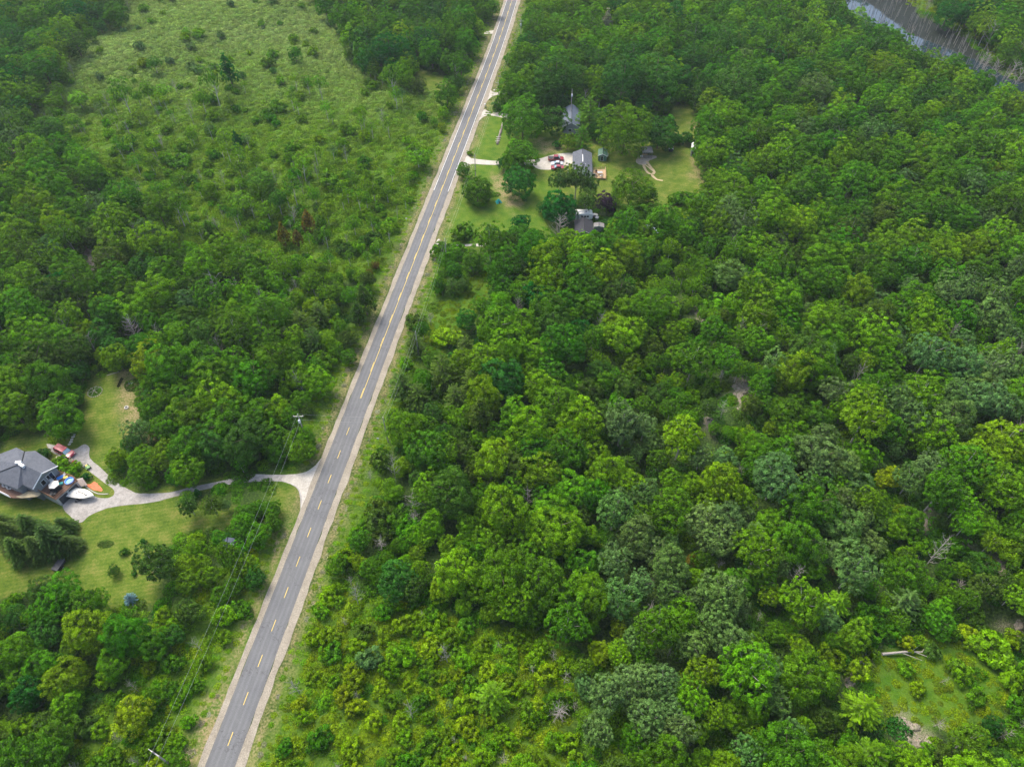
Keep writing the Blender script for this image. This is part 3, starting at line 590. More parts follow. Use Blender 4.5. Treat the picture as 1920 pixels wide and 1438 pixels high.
# ------------------------------------------------------------------ where the trees stand
TINT = {'d': (.024, .076, .009), 'm': (.042, .108, .007), 'l': (.068, .144, .006), 'y': (.098, .160, .008), 'b': (.058, .110, .028), 't': (.013, .070, .008),
        'o': (.036, .072, .009), 'r': (.072, .058, .009), 'g': (.15, .15, .09), 'p': (.018, .010, .020), 'u': (.075, .13, .14)}
CWORD = {'d': 'dark green', 'm': 'mid green', 'l': 'light green', 'y': 'yellow-green', 'b': 'pale grey-green', 't': 'deep blue-green', 'o': 'dull olive', 'r': 'rusty orange', 'g': 'greyish', 'p': 'dark purple', 'u': 'silvery blue'}
TILES = [
((0, 0), "300,30,140,Ml 190,90,150,Ml 60,60,130,Mt 430,60,140,Mt 540,70,120,Md 620,30,110,Md 80,220,160,Md 230,230,160,Mm 60,330,150,Md 230,360,180,Mm 150,290,120,Md 300,180,110,Md 420,230,130,Mo 60,440,150,Mt 200,460,110,Mm 330,420,130,Md 400,100,100,Mm 480,110,90,Ml 160,520,130,Ml 300,560,130,Ml 80,600,140,Md 280,700,140,Md 440,560,150,Am 560,570,110,Am 400,680,120,Al 200,760,120,Mm 90,790,130,Ab 30,680,120,Ab 865,360,100,At 1280,400,90,Ct 1655,300,100,Mt 1500,350,70,Hm 900,520,140,Am 1200,490,120,Bm 1330,790,60,Ct 1260,770,120,Am 1550,690,50,Hm 1790,780,50,Hy 470,880,200,Ml 250,960,180,Mm 380,980,130,Mm 190,1140,220,Ml 90,970,130,My 30,990,100,My 100,1330,220,Ml 390,1200,180,Mm 650,1360,200,Ml 560,1170,150,Ab 690,1080,130,Am 800,1120,110,Am 860,1170,100,Mt 1170,1060,110,Mm 1460,1010,190,Md 1350,1130,170,Am 1290,1120,100,Am 1590,1320,80,Cr 1670,1340,60,Cr 1800,1310,80,Co 1730,1250,80,Cr 1180,1310,80,Co 1260,1370,80,Co 1000,1180,120,Bm 930,1060,120,Am 480,1060,70,Dg 620,1130,70,Dg 900,790,60,Dg 1640,1200,90,Dg 1130,1300,60,Dg 980,480,60,Dg 940,1130,60,Dg 1210,1250,60,Dg 560,620,50,Bb 1180,740,60,Bb 1390,800,50,Bb 1730,480,60,Bm 1870,860,50,Bb 720,790,80,Hd 1560,600,80,Hm 1430,900,110,Am 1010,900,120,Hm 1500,1180,140,Am 450,1330,130,Mo 290,1400,140,Ab 960,1330,130,Am 1060,1400,120,Mm 830,1300,130,Ab 600,1000,100,Am 1650,1080,100,Bm 1700,950,90,Bl 1850,1010,110,Hl 770,650,120,Am 700,560,120,Bm 1800,500,80,Bm"),
((640, 0), "60,60,120,Mt 150,90,60,Pd 250,60,110,Pd 350,40,120,Pd 450,60,120,Pd 560,40,120,Pd 330,130,120,Pd 430,170,110,Pd 520,150,110,Pd 640,110,110,Pd 180,60,120,Pd 270,270,190,Mt 560,230,80,Mm 300,370,100,Mt 800,60,90,Mm 765,150,80,Ml 700,230,130,Mm 670,360,130,Mm 590,340,110,Hm 640,460,90,Md 590,510,150,Mm 570,630,80,Ml 565,710,60,My 520,680,60,Md 430,470,90,Mo 150,460,60,Md 290,470,110,Bm 340,540,50,Bb 700,30,100,Mm 850,40,80,Mm 430,890,170,Ab 380,1000,80,Ab 1110,40,110,Ml 1100,150,170,Mm 1250,170,180,Mm 1300,60,150,Mm 1440,60,130,Mm 1600,90,150,Ml 1750,50,150,Mm 1490,140,80,Cg 1530,230,170,Mm 1700,130,100,Ml 1780,240,170,Mm 1860,140,120,Mm 1050,250,150,Md 1180,290,150,Mm 1330,300,140,Md 1050,400,150,Md 1200,420,240,Md 1330,440,160,Md 1400,430,100,Mm 1580,430,250,Md 1770,420,260,Md 1440,340,150,Md 1640,310,160,Md 1880,330,120,Mt 925,420,50,Mm 950,330,70,Hm 1020,640,215,Mm 1187,665,140,Md 1395,640,175,Pm 1275,790,85,Ml 1350,775,120,Pm 1600,700,250,Mm 1590,600,100,Ml 1790,730,165,Md 1700,590,100,Md 1440,730,90,Md 1450,640,80,Md 885,590,80,Hd 1015,850,150,Mm 960,900,120,Mm 1000,1010,160,Md 910,910,75,Md 762,1050,140,Mm 685,950,80,Mm 1230,1020,120,Ao 1320,1010,150,Ao 1400,1050,100,Ao 1380,1130,120,Ao 1225,1150,160,Mt 1130,1160,70,Md 1495,1125,112,Mp 1630,1050,220,Mm 1730,1090,100,Mm 1220,1275,130,Dg 850,1320,120,Mt 1010,1250,110,Mt 1000,1330,140,Mm 1110,1340,150,Mm 1270,1350,150,Ml 1360,1345,95,Ml 1410,1370,100,Ml 1530,1280,110,Ml 1650,1200,130,Mm 1750,1190,120,Mm 1590,1370,150,Ml 1700,1300,130,Mm 1850,1350,120,Mm 1890,1270,90,Md 670,1310,110,Hm 700,1290,90,Hm 640,1400,110,Hm 550,1400,90,Hm 160,1340,90,Ho 30,1400,90,Ho 180,1240,60,Hl 1900,1110,70,Hm 1860,1120,60,Hm 1215,810,50,Hd 720,860,30,Hl"),
((1280, 0), "870,40,110,Ml 750,60,130,Mm 600,60,130,Mm 450,60,120,Mm 300,60,120,Md 130,40,120,Mm 40,140,130,Md 160,180,110,Mm 260,230,200,Md 60,330,160,Md 430,150,110,Mm 540,150,110,Ml 650,170,110,Mm 740,140,120,Md 850,160,120,Md 980,110,140,Ml 950,210,130,Ml 780,270,110,Ml 900,260,150,Mm 1080,290,90,Dg 1120,380,180,Ml 1060,180,110,Mm 1180,220,110,Mm 1270,300,130,Mm 1400,350,140,Mm 1530,380,130,Md 1330,460,130,Mm 1560,450,150,Ml 1680,470,140,Mm 1800,540,150,Ml 1870,580,100,Ml 640,380,120,Mm 340,330,130,Mb 850,380,130,Mm 860,510,130,Md 740,500,200,Mb 300,480,260,Md 200,520,150,Md 500,530,150,Mm 530,640,120,Ml 250,640,190,Ml 1030,470,100,Mm 1150,500,140,Mm 1330,560,150,Md 1480,560,150,Md 1400,630,130,Ml 1650,580,150,Mm 1700,640,170,Mm 1560,660,120,Ml 1840,680,120,Mm 1060,620,110,Al 970,640,60,Ml 780,640,120,Mb 660,720,160,Mb 440,700,110,Mm 340,780,130,Mm 130,820,150,Mm 230,800,110,Mm 570,770,170,Ml 760,800,100,Mb 450,870,120,Ml 300,920,130,Mb 170,970,110,Mm 280,1060,210,Ml 450,1050,130,Ml 650,1080,190,Mm 760,940,100,Ml 960,960,150,Mm 1240,1010,150,Mb 850,1130,150,Mm 1000,1180,150,Mm 1050,760,150,Ab 1180,760,120,Ab 1290,720,110,Al 1500,760,140,Ml 1430,780,100,Mm 1590,820,140,Ml 1730,950,110,Ly 1810,1010,120,Mb 1620,1040,150,Ab 1470,1130,200,Mm 1330,1070,120,Mm 1560,1230,170,Mm 1290,1320,200,Ml 1160,1280,130,Mm 1010,1210,130,Mb 700,1200,140,Mm 600,1220,150,Ml 250,1190,160,Ab 330,1270,170,Ab 560,1340,80,Dg 480,1370,120,Ml 130,1390,150,Mm 50,1270,130,Md 800,1330,150,Ml 1080,1340,120,Ml 1450,1320,120,Mm 1560,1370,130,Ml 1800,1310,180,Ml 1700,1220,130,Mb 1880,1190,120,Mm 1500,60,150,Mt 1620,60,130,Mt 1740,50,130,Mt 1850,60,130,Mm 1680,130,130,Mm 1880,150,100,Mm 1740,190,110,Dg 1700,350,90,Dg 1840,400,110,Dg 1890,420,120,Dg 1900,280,90,Dg 1380,30,60,Dg 1760,400,100,Dg 1680,330,90,Dg 1860,340,70,Mm 1780,330,70,Mm 800,610,70,Dg 230,40,60,Dg 130,1130,110,Hm 60,1120,90,Hm 0,1110,90,Hm 25,775,80,Hd -30,780,70,Hd"),
((0, 480), "60,50,150,Ml 120,120,130,Mm 340,150,150,Mt 430,150,110,Mm 640,130,210,Mm 810,60,170,Md 650,200,150,Mm 830,200,140,Mm 100,280,230,Mm 300,370,130,Mo 460,270,130,Ao 600,300,180,Mm 560,430,150,Md 640,510,150,Md 740,400,130,Dg 1020,150,120,Am 970,190,90,Dg 1180,70,100,Ml 1190,160,140,Dg 1330,180,110,Dg 1520,250,120,Ml 1640,210,80,Dg 1050,260,130,Ab 870,330,130,Ml 960,370,130,Mm 1000,440,160,Ml 1150,380,100,Mm 1230,420,150,Mo 1300,290,110,Ml 1400,330,120,Ml 1480,480,200,Mm 830,580,200,My 850,690,120,Ml 1150,590,220,Mm 990,560,130,Mm 1420,670,230,Mm 1660,560,100,Mm 1780,690,180,Ml 1690,380,170,Po 1620,300,130,Po 1790,320,130,Po 1760,470,150,Po 1880,520,90,Ml 1860,440,50,My 1690,800,110,Mm 1020,760,140,Mm 1220,790,230,Ml 1060,880,220,Mm 1260,930,250,Mm 1430,880,230,Mm 1540,870,180,Ml 1380,1030,230,Md 1180,1040,220,Md 1520,1020,180,Mm 1040,790,160,Mm 850,860,130,Mm 860,800,120,Md 770,980,150,Mb 880,950,130,Mm 650,1130,120,Ml 800,1130,150,Mm 920,1110,170,Ml 1050,1190,190,Ml 790,1220,140,Mm 980,1225,120,Mm 1170,1140,120,Md 850,1280,60,Hm 1330,1070,170,Md 1700,1010,130,Mm 1690,1090,140,Ml 1560,1090,120,Mm 200,590,230,Mo 420,540,170,Ao 430,640,130,Md 70,700,200,Ml 60,850,210,Ml 330,880,240,Mm 270,830,150,Mo 400,770,120,Mm 30,600,130,Mm 1370,1440,110,Mm 1530,1420,100,Mm 1440,1420,90,Mm 1190,1400,120,Ao 1060,1400,120,Ao 1110,1330,40,Ct 1270,1400,60,Ab 330,1160,80,Hl 390,1210,80,Hl 240,1110,70,Hd 480,1240,50,Ht 420,1180,60,Hl 190,950,70,Ml 1400,560,130,Mm 1300,200,90,Bm 1430,130,110,Bm 1550,150,120,Al 1750,150,120,Al 1840,210,100,Al 1050,60,100,Ao 1300,80,120,Al 1620,70,110,Al 1500,60,100,Bl 1780,60,110,Hl"),
((640, 480), "110,110,110,Ml 190,50,60,Mr 155,95,60,Mr 130,250,110,Co 60,230,110,Am 90,330,90,Co 40,450,110,Mo 40,560,90,Mm 690,160,80,Mo 620,170,100,Po 900,160,150,Mm 1040,160,130,Mm 1100,230,170,Mt 1320,210,170,Mm 1560,200,180,Mo 730,20,120,Mm 800,280,130,Mm 900,270,150,Mm 1010,400,200,Ml 1340,400,110,Mt 1420,440,50,Dg 1600,430,220,Ml 1520,380,150,Ml 1680,440,150,Ml 1740,280,230,Mm 1840,300,150,Ml 1860,430,150,Ml 1880,560,130,Ml 700,350,120,Md 420,370,110,Ho 410,490,130,Po 570,640,200,Po 700,500,120,Po 800,540,120,Po 590,450,140,Hy 360,600,70,Hl 510,570,130,Mm 900,680,240,Md 1120,540,180,Ml 1180,640,180,Mm 1210,830,260,Mm 730,700,160,Po 640,790,160,Po 340,720,170,Po 430,780,150,Po 780,900,150,Co 970,880,180,Ml 380,970,220,Mm 510,880,130,Md 560,1000,130,Md 890,1090,150,My 690,1090,140,Mo 340,1180,110,Ml 430,1250,110,Mo 1190,1040,160,Ml 1420,1090,180,Ml 1600,1180,150,Pm 1700,960,150,Ab 1500,900,190,Mo 1780,1150,130,Am 1850,1260,130,Al 1390,750,140,Mo 1600,720,150,Mo 1450,640,130,Mo 1780,780,140,Mo 1110,1200,230,Ml 960,1320,190,Mm 1300,1300,230,Ml 1180,1420,230,Ml 800,1330,130,Mm 740,1200,120,Mo 640,1270,120,Mm 410,1390,130,Dg 300,1330,100,Ml 155,1230,60,Dg 1550,1370,150,Ab 1700,1340,170,Ab 500,350,70,Dg 1640,600,120,Ml 690,540,50,Dg"),
((1280, 480), "270,100,180,Mb 130,80,130,Mm 640,140,180,Mm 850,120,170,Ml 1180,100,130,Mm 960,150,120,Md 1090,260,150,Mb 840,270,110,Ml 690,310,140,Mb 980,340,120,Ml 1280,180,120,Ab 1400,190,120,Mm 1620,130,130,Ab 1740,230,130,Al 1850,330,130,Mt 1790,150,130,Mb 1380,560,220,Ab 1560,490,140,Ab 1700,540,100,Al 1840,480,150,Ab 1840,640,180,Ab 1430,380,150,Al 1200,440,150,Mb 1230,560,110,Ab 800,570,140,Ab 900,480,80,Al 1030,600,100,Al 620,500,130,Mb 420,480,170,Ml 170,420,150,Am 60,590,210,Am 240,590,160,Am 860,770,170,Ab 760,890,150,Mm 970,750,110,Al 1020,920,260,Al 1280,920,200,Ab 1450,720,180,Mm 1690,820,220,Ab 1450,880,130,Ml 1660,1160,260,My 1690,1010,130,Ml 780,1130,260,Mb 680,1080,200,Mb 900,1170,200,Mb 1160,1240,130,My 1380,1190,170,Ab 470,830,130,Mm 640,820,120,Mm 420,1070,170,Mm 240,1140,140,Mb 60,1290,150,Ml 330,1350,160,Ml 600,1260,130,Ml 1300,720,140,Mm 1180,660,130,Mm 1100,730,80,Ml 1560,1390,170,Al 1870,1320,180,Ml 1860,1050,150,Mm 1030,1370,150,Al 750,1260,150,Ab 100,1130,140,Ab 200,60,50,Dg 600,260,60,Dg 650,880,60,Dg 230,660,90,Dg 1790,790,70,Dg 1530,560,70,Dg 500,620,120,Bb 320,1210,80,Dg 560,60,70,Dg 1200,1040,60,Dg 1620,630,80,Bb"),
((0, 958), "330,450,220,Mm 270,560,200,Mm 250,680,170,Md 60,600,150,Md 90,490,80,Hl 80,790,220,Ml 490,660,260,Ml 640,690,140,Mm 360,930,220,My 370,1060,170,Ml 150,1020,180,Mt 740,1140,220,My 830,1060,130,Mm 300,1270,230,Mm 100,1400,160,Mt 480,1210,110,Ho 1260,710,80,Hl 850,740,180,Mm 910,580,80,Hl 1060,560,150,Mo 870,290,210,Ao 1050,300,130,Ml 1130,290,100,Ml 1170,360,130,Ml 1050,400,130,Ml 1340,210,110,Mm 1100,160,90,Ml 1360,80,140,Mm 1450,130,140,Mm 1530,60,100,Mm 1370,300,150,Ml 1430,370,120,Md 1360,550,100,Hm 60,130,200,Sd 170,90,200,Sd 280,150,220,Sd 390,180,150,Sd 90,210,180,Sd 350,80,150,Sd -20,60,190,Sd 200,200,170,Sd 635,330,70,Md 698,228,45,Hd 752,350,30,Hd 728,488,82,Su 980,1400,140,Mm 1680,1085,80,Hy 1840,480,90,Hl 1800,560,80,Hl 1870,790,100,Hm 1890,300,120,Mm 805,170,35,Ht 960,700,130,Md 820,1320,100,Hl 650,1400,110,Hm 760,1400,60,Dg 170,1200,130,Hl 20,1250,150,Ml 560,1420,110,Hm 970,850,110,Hm 620,800,120,Hl 520,500,80,Hm 1150,850,90,Hm 1100,980,80,Hm 950,1010,90,Hm 590,950,100,Hl 1060,1180,80,Hl 1000,1300,80,Hl 0,980,120,Mm 1310,420,110,Mm 1230,480,110,Mm"),
((640, 958), "100,160,130,Mm 310,380,210,Md 650,330,260,Ml 560,430,160,Ml 740,430,170,Ml 420,240,110,Ml 830,170,180,Ml 1010,320,150,Ml 1080,250,190,Mm 1180,350,130,Mb 1200,100,300,Ml 1120,70,220,Ml 1290,110,200,Mm 1340,400,150,Al 1540,200,130,Mb 1560,490,220,Ab 1750,230,150,Ab 1840,450,150,Ab 1390,650,110,Mm 1560,650,110,My 1450,790,130,My 1560,800,140,Al 1650,720,150,Ab 1370,980,130,Mb 1600,980,200,Ab 1700,960,200,Ab 1800,970,200,Ab 1720,1180,220,Ab 1640,1080,160,Ab 1840,1130,180,Ab 850,1040,220,Py 1220,1120,150,Dg 1380,1170,110,Am 1090,1400,150,Ml 1530,1390,130,Ml 800,740,80,Hl 890,740,50,Dg 1075,880,60,Dg 1030,880,40,Hy 1260,850,110,Hl 690,850,100,Hl 500,770,130,Hy 300,800,110,Hl 150,830,120,Hb 440,1070,90,Hm 1050,1140,130,Hm 1070,570,160,Ml 850,560,130,Ml 400,40,90,Dg 220,180,100,Dg 10,620,60,Dg 450,570,50,Dg 80,1050,50,Dg 640,1290,50,Dg 700,1370,50,Dg 690,180,120,Ml 590,180,110,Ml 1560,540,50,Dg 1840,800,50,Dg 1750,380,60,Dg 610,1090,50,Bb 480,860,90,Hl 220,1000,90,Hy 330,1180,90,Hl 600,1000,80,Hl 1130,760,90,Hl 950,800,90,Hl 340,640,100,Hl 120,680,100,Ho 240,560,100,Hm 550,610,90,Hl 700,640,100,Hm 820,900,90,Hy 180,1180,90,Hy 60,900,100,Hy 60,1330,110,Hy 300,1380,90,Hl 520,1380,100,Hl 800,1380,100,Hl 940,1290,90,Hl 740,1250,80,Hy"),
((1280, 958), "500,70,170,Ml 380,140,170,Mb 120,60,200,Ab 200,170,200,Ab 880,60,240,Mb 1060,180,160,Mb 720,310,150,Mm 540,310,130,Ab 300,400,190,Mm 490,480,130,Al 60,370,110,Ml 60,490,130,Ab 180,620,200,Ab 320,560,130,Ab 260,740,220,Ab 60,760,180,Ab 50,1050,200,Al 310,1140,190,Ml 450,880,200,Mb 520,1060,170,Ab 520,680,120,Mm 670,760,140,My 820,600,150,Mb 870,520,180,Pl 1040,430,130,Mm 1240,510,200,Pb 1150,510,110,Ml 980,690,190,Ml 1440,620,170,Mm 1640,590,130,Ho 1690,310,150,Md 1730,180,110,Al 1540,420,80,Dg 1850,480,130,Al 1750,780,190,Hl 1560,900,120,Hl 1010,1110,220,Pl 1060,1370,220,Pm 860,1240,90,Ho 820,970,130,Al 700,1350,130,Ml 400,1270,120,Al 100,1400,130,Ml 1450,1180,110,Dg 1810,1250,100,Dg 1750,1200,120,Mt 1600,1290,190,Am 1800,1410,150,Md 210,290,70,Dg 430,600,60,Dg 600,490,60,Dg 1470,940,50,Dg 710,330,60,Dg 1640,60,60,Dg 1310,290,70,Dg 1500,680,100,Hm 1650,1050,100,Hl 1320,1000,80,Hl 1250,880,80,Hl 1850,950,110,Hl 1400,780,90,Ho 1250,250,110,Al 1330,180,110,Hl 1480,230,110,Hm 1350,420,120,Al 1580,330,110,Mm 50,270,60,Hr 860,330,60,Hr 300,1300,50,Dg"),
]
KNAME = {'M': ('broadleaf_tree', 'broadleaf tree', 'tree'), 'A': ('poplar_tree', 'feathery poplar-like tree', 'tree'), 'H': ('shrub', 'shrub', 'shrub'), 'B': ('birch_tree', 'thin birch-like tree', 'tree'),
         'C': ('cedar_tree', 'narrow cedar-like tree', 'tree'), 'S': ('spruce_tree', 'spruce', 'tree'), 'P': ('pine_tree', 'pine-like tree', 'tree'), 'D': ('dead_tree', 'bare dead tree', 'tree')}
def dist_to(x, y, z): return y * cp - (z - CAMZ) * sp        # depth along the view
trees = []      # kind, colour, x, y, ground z, crown radius, height, px, py, hand?
def put(kind, col, px, py, dpx, hand=True, hs=None):
    d = float(dist_to(*unproj(px, py, 6), 6)); D_ = dpx * d / FPX
    asp_ = {'M': 1.15, 'A': 1.4, 'H': .72, 'B': 1.9, 'C': 2.0, 'S': 1.3, 'P': 1.25, 'D': 1.45}[kind]
    H = D_ * asp_ if hs is None else hs
    if kind == 'S' and D_ < 6: H = D_ * 1.0
    if kind in 'MAP': H = min(max(H, 3.0), 21.0)
    if kind == 'H': H = min(H, 3.4)
    if kind in 'AM' and bool(inpoly(np.array([px]), np.array([py]), MEADOW[0])[0]): H = min(H, D_ * .95)
    if bool(inpoly(np.array([px]), np.array([py]), MEADOW[0])[0]) and kind in 'AM': D_ *= .8; H = min(H, 6.5); col = {'m': 'l', 'b': 'l', 'o': 'l' if kind != 'C' else 'o', 'd': 'm', 't': 'm'}.get(col, col)
    if kind == 'D': H = min(max(H, 4.0), 12.0)
    g = P(px, py, H * (.6 if kind in 'MAHD' else .5)); g0 = Vector((g.x, g.y, float(terr(g.x, g.y))))
    trees.append([kind, col, g.x, g.y, g0.z, D_ / 2, H, px, py, hand])
for (ox, oy), txt in TILES:
    for e in txt.split():
        x, y, d, kc = e.split(','); k, c_ = kc[0], kc[1]
        if k == 'L': k = 'M'
        put(k, c_, ox + float(x) / 2.995, oy + float(y) / 2.995, float(d) / 2.995)
n_hand = len(trees)
# free growth between them
NOGO = LAWNS + [[(150, 440), (190, 450), (205, 520), (150, 530)], [(0, 830), (110, 835), (160, 850), (215, 915), (210, 945), (160, 990), (0, 990)]]
CRNOGO = [[(960, 195), (1260, 195), (1310, 195), (1320, 385), (1250, 410), (1150, 440), (1130, 455), (1080, 455), (1040, 440), (905, 470), (830, 450), (870, 300), (905, 195)],
          [(140, 700), (250, 685), (262, 790), (240, 830), (320, 900), (440, 900), (440, 980), (320, 1010), (310, 1130), (240, 1145), (100, 1090), (0, 1135), (-80, 1140), (-80, 840), (0, 830), (60, 790), (140, 790)]]
SPARSE = [MEADOW[1], MEADOW[2], MEADOW[3], [(1560, 1230), (1640, 1180), (1920, 1150), (1960, 1330), (1850, 1400), (1560, 1400)]]
OPEN0 = [[(150, 110), (200, 40), (330, -80), (560, -80), (640, 50), (690, 140), (620, 200), (480, 150), (400, 180), (330, 160), (230, 190), (150, 200)], MEADOW[4]]
MARSH = [MEADOW[0]]
SMALLW = [[(1230, 480), (1330, 520), (1440, 680), (1420, 860), (1330, 830), (1230, 640), (1150, 540)], [(1600, 950), (1930, 950), (1930, 1438), (1500, 1438), (1560, 1180), (1700, 1100)], [(1060, 700), (1300, 640), (1320, 830), (1100, 800)], [(560, 480), (760, 430), (720, 560), (640, 640), (560, 560)], [(620, 850), (760, 860), (800, 1120), (600, 1080)]]
ASPEN = [[(1150, 800), (1500, 900), (1700, 600), (1920, 480), (1920, 950), (1700, 1080), (1560, 1300), (1450, 1438), (1060, 1438), (1120, 1100)]]
def inany(px, py, polys): return any(bool(inpoly(np.array([px]), np.array([py]), p)[0]) for p in polys)
# hash for spacing
H_ = {}
def hput(x, y, r): H_.setdefault((int(x // 6), int(y // 6)), []).append((x, y, r))
def hfree(x, y, r, f):
    cx, cy = int(x // 6), int(y // 6)
    for i in range(cx - 2, cx + 3):
        for j in range(cy - 2, cy + 3):
            for (a_, b_, rr) in H_.get((i, j), ()):
                if (a_ - x) ** 2 + (b_ - y) ** 2 < ((r + rr) * f) ** 2: return False
    return True
for t in trees: hput(t[2], t[3], t[5] * (.5 if t[0] in 'DB' else 1))
cand = []
for _ in range(36000):
    y = 22 + 420 * math.sqrt(rnd.random()) if rnd.random() < .6 else rnd.uniform(22, 470); half = 75 + .66 * y
    x = rnd.uniform(-half - 28, half + 28); cand.append((x, y))
ca = np.array(cand); rdc = segdist(ca[:, 0], ca[:, 1], ROAD[::2]); tz = terr(ca[:, 0], ca[:, 1])
def anyv(px, py, polys):
    m = np.zeros(px.shape, bool)
    for p in polys: m |= inpoly(px, py, p)
    return m
bx, by = proj(ca[:, 0], ca[:, 1], tz); mx_, my_ = proj(ca[:, 0], ca[:, 1], tz + 5); lx_, ly_ = proj(ca[:, 0], ca[:, 1], tz + 1.5)
hx_, hy_ = proj(ca[:, 0], ca[:, 1], tz + 9)
KEEP = [MEADOW[6], [(200, 1085), (300, 1085), (300, 1150), (200, 1150)], [(800, 560), (840, 500), (920, 500), (935, 560), (890, 620), (830, 680), (785, 670)], MEADOW[3], [(610, 855), (560, 868), (430, 872), (320, 900), (320, 945), (430, 930), (540, 935), (565, 965), (600, 900)], [(1070, 395), (1140, 395), (1140, 440), (1070, 445)]]
f_nogo = anyv(hx_, hy_, ROCKZ) | anyv(hx_, hy_, KEEP) | anyv(mx_, my_, KEEP) | anyv(bx, by, NOGO) | anyv(mx_, my_, CRNOGO) | anyv(bx, by, [[(p[0], p[1]) for p in POND]]) | anyv(mx_, my_, ROCKZ) | anyv(mx_, my_, [[(1560, -60), (1720, -40), (1760, 35), (1812, 66), (1850, 110), (1900, 140), (1990, 165), (1990, 250), (1850, 170), (1770, 128), (1700, 100), (1640, 65), (1560, 10)]])
jx_, jy_ = R.normal(0, 14, len(lx_)), R.normal(0, 9, len(lx_))
z_sp, z_op, z_ma, z_sm, z_as = (anyv(lx_ + jx_, ly_ + jy_, q) for q in (SPARSE, OPEN0, MARSH, SMALLW, ASPEN))
for i, (x, y) in enumerate(cand):
    rcap = 5.8 * (1 - i / len(cand)) ** 1.1 + 1.5
    if f_nogo[i]: continue
    u = rnd.random(); w = rnd.random(); rd_ = rdc[i]
    if z_ma[i] and not z_op[i] and u > .5: continue
    if z_op[i]:
        if u > .025: continue
        k, c_, r_ = 'H', rnd.choice('lyb'), rnd.uniform(1.0, 2.2)
    elif z_sp[i]:
        if u > .55: continue
        k = 'H' if w < .9 else 'D'; c_ = rnd.choice('lylmyl'); r_ = rnd.uniform(.8, 2.0)
        if k == 'D': c_ = 'g'
    elif z_ma[i]:
        dens = .10 + .28 * sstep(200, 450, my_[i])
        if u > dens: continue
        if w < .55: k, r_ = 'H', rnd.uniform(1.0, 2.2)
        elif w < .8: k, r_ = 'B', rnd.uniform(1.2, 2.1)
        elif w < .88: k, r_ = 'D', rnd.uniform(1.0, 1.8)
        else: k, r_ = 'A', rnd.uniform(1.8, 3.0)
        c_ = rnd.choice('mllll') if k != 'D' else 'g'
    elif z_sm[i]:
        k = 'M' if w < .5 else 'H' if w < .72 else 'A' if w < .95 else 'D'; r_ = rnd.uniform(1.3, 2.8); c_ = rnd.choice('mmlol') if k != 'D' else 'g'
    elif z_as[i]:
        k = 'A' if w < .6 else 'M' if w < .97 else 'D'; r_ = rnd.uniform(2.4, 4.6); c_ = rnd.choice('bbbml') if k == 'A' else rnd.choice('mbml')
        if k == 'D': c_, r_ = 'g', 2
    else:
        k = 'M' if w < .84 else 'A' if w < .985 else 'D'; r_ = rnd.uniform(2.2, 4.8)
        far = my_[i] < 330
        c_ = rnd.choice('dmmmlml' if far else 'mmmllmol') if k != 'D' else 'g'
        if k == 'D': r_ = 2
    if not (z_op[i] or z_sp[i] or z_ma[i]) and k != 'D': r_ = min(max(r_, rcap * .75), rcap * rnd.uniform(.8, 1.05)) if not z_sm[i] else min(r_, rcap)
    if rd_ < 7.5 + r_: continue
    if rd_ < 15: k = 'H' if k == 'M' and w < .4 else k; r_ = min(r_, 2.6)
    if not hfree(x, y, r_, .6): continue
    hput(x, y, r_); H = r_ * 2 * {'M': 1.3, 'A': 1.5, 'H': .75, 'B': 2.0, 'D': 2.2}[k] * rnd.uniform(.9, 1.15)
    if k in 'MA': H = min(max(H, 3), 14)
    px, py = proj(x, y, tz[i] + H * .6)
    trees.append([k, c_, x, y, float(tz[i]), r_, H, float(px), float(py), False])

# ------------------------------------------------------------------ labels from landmarks
LM = [((1097, 402), "white camper"), ((1138, 377), "dark purple tree"), ((1091, 300), "grey-roofed bungalow"), ((1068, 215), "house among yard trees"), ((1211, 293), "open shelter"), ((1131, 285), "green shed"),
      ((1098, 420), "dark roof by camper"), ((1220, 432), "pale tarp"), ((1300, 272), "white garden shed"), ((1750, 90), "swamp pond"), ((243, 1120), "silvery blue spruce"), ((45, 880), "slate-roofed house"), ((425, 1017), "small grey-roofed shed"),
      ((121, 846), "red pickup"), ((152, 927), "white covered boat"), ((560, 785), "transformer pole"), ((720, 790), "pole at road's right"), ((285, 1415), "bottom-edge utility pole"), ((178, 735), "ring-shaped garden bed"), ((110, 1060), "black utility trailer"),
      ((700, 500), "red-leaved tree"), ((170, 490), "pale left-hand rock outcrop"), ((1390, 740), "bare rocky slope"), ((1600, 1260), "grey rock heap"), ((1710, 1372), "lower-right rock patch"), ((1885, 1060), "rock slab at right edge"), ((1735, 965), "small rock near right"), ((1305, 580), "upper rocky scar"),
      ((776, 945), "bleached tree by road"), ((1047, 1332), "grey tree near bottom"), ((1834, 868), "lime-topped tree"), ((923, 1305), "star-shaped yellowish pine"), ((247, 613), "big grey left-hand dead tree"), ((865, 560), "small grassy clearing"), ((863, 437), "bushes by lower drive"),
      ((1690, 1223), "fallen pale trunk"), ((552, 100), "lone meadow tree"), ((935, 250), "log fence"), ((590, 895), "pale driveway mouth"), ((1042, 297), "maroon parked vehicles"), ((918, 63), "gravel lane by road top"), ((940, 172), "topmost right-hand drive"), ((450, 1300), "lowest dashes of road"), ((395, 130), "pale upper meadow"), ((680, 745), "end of solid line")]
used = {}
def rel(dx, dy, near):
    h = 'left of' if dx < 0 else 'right of'; v = 'behind' if dy < 0 else 'in front of'
    ax, ay = abs(dx), abs(dy)
    if ax > 2.2 * ay: s_ = h
    elif ay > 2.2 * ax: s_ = v
    else: s_ = ('behind and ' if dy < 0 else 'before and ') + h
    return ('just ' if near < 70 else 'well ' if near > 170 else '') + s_
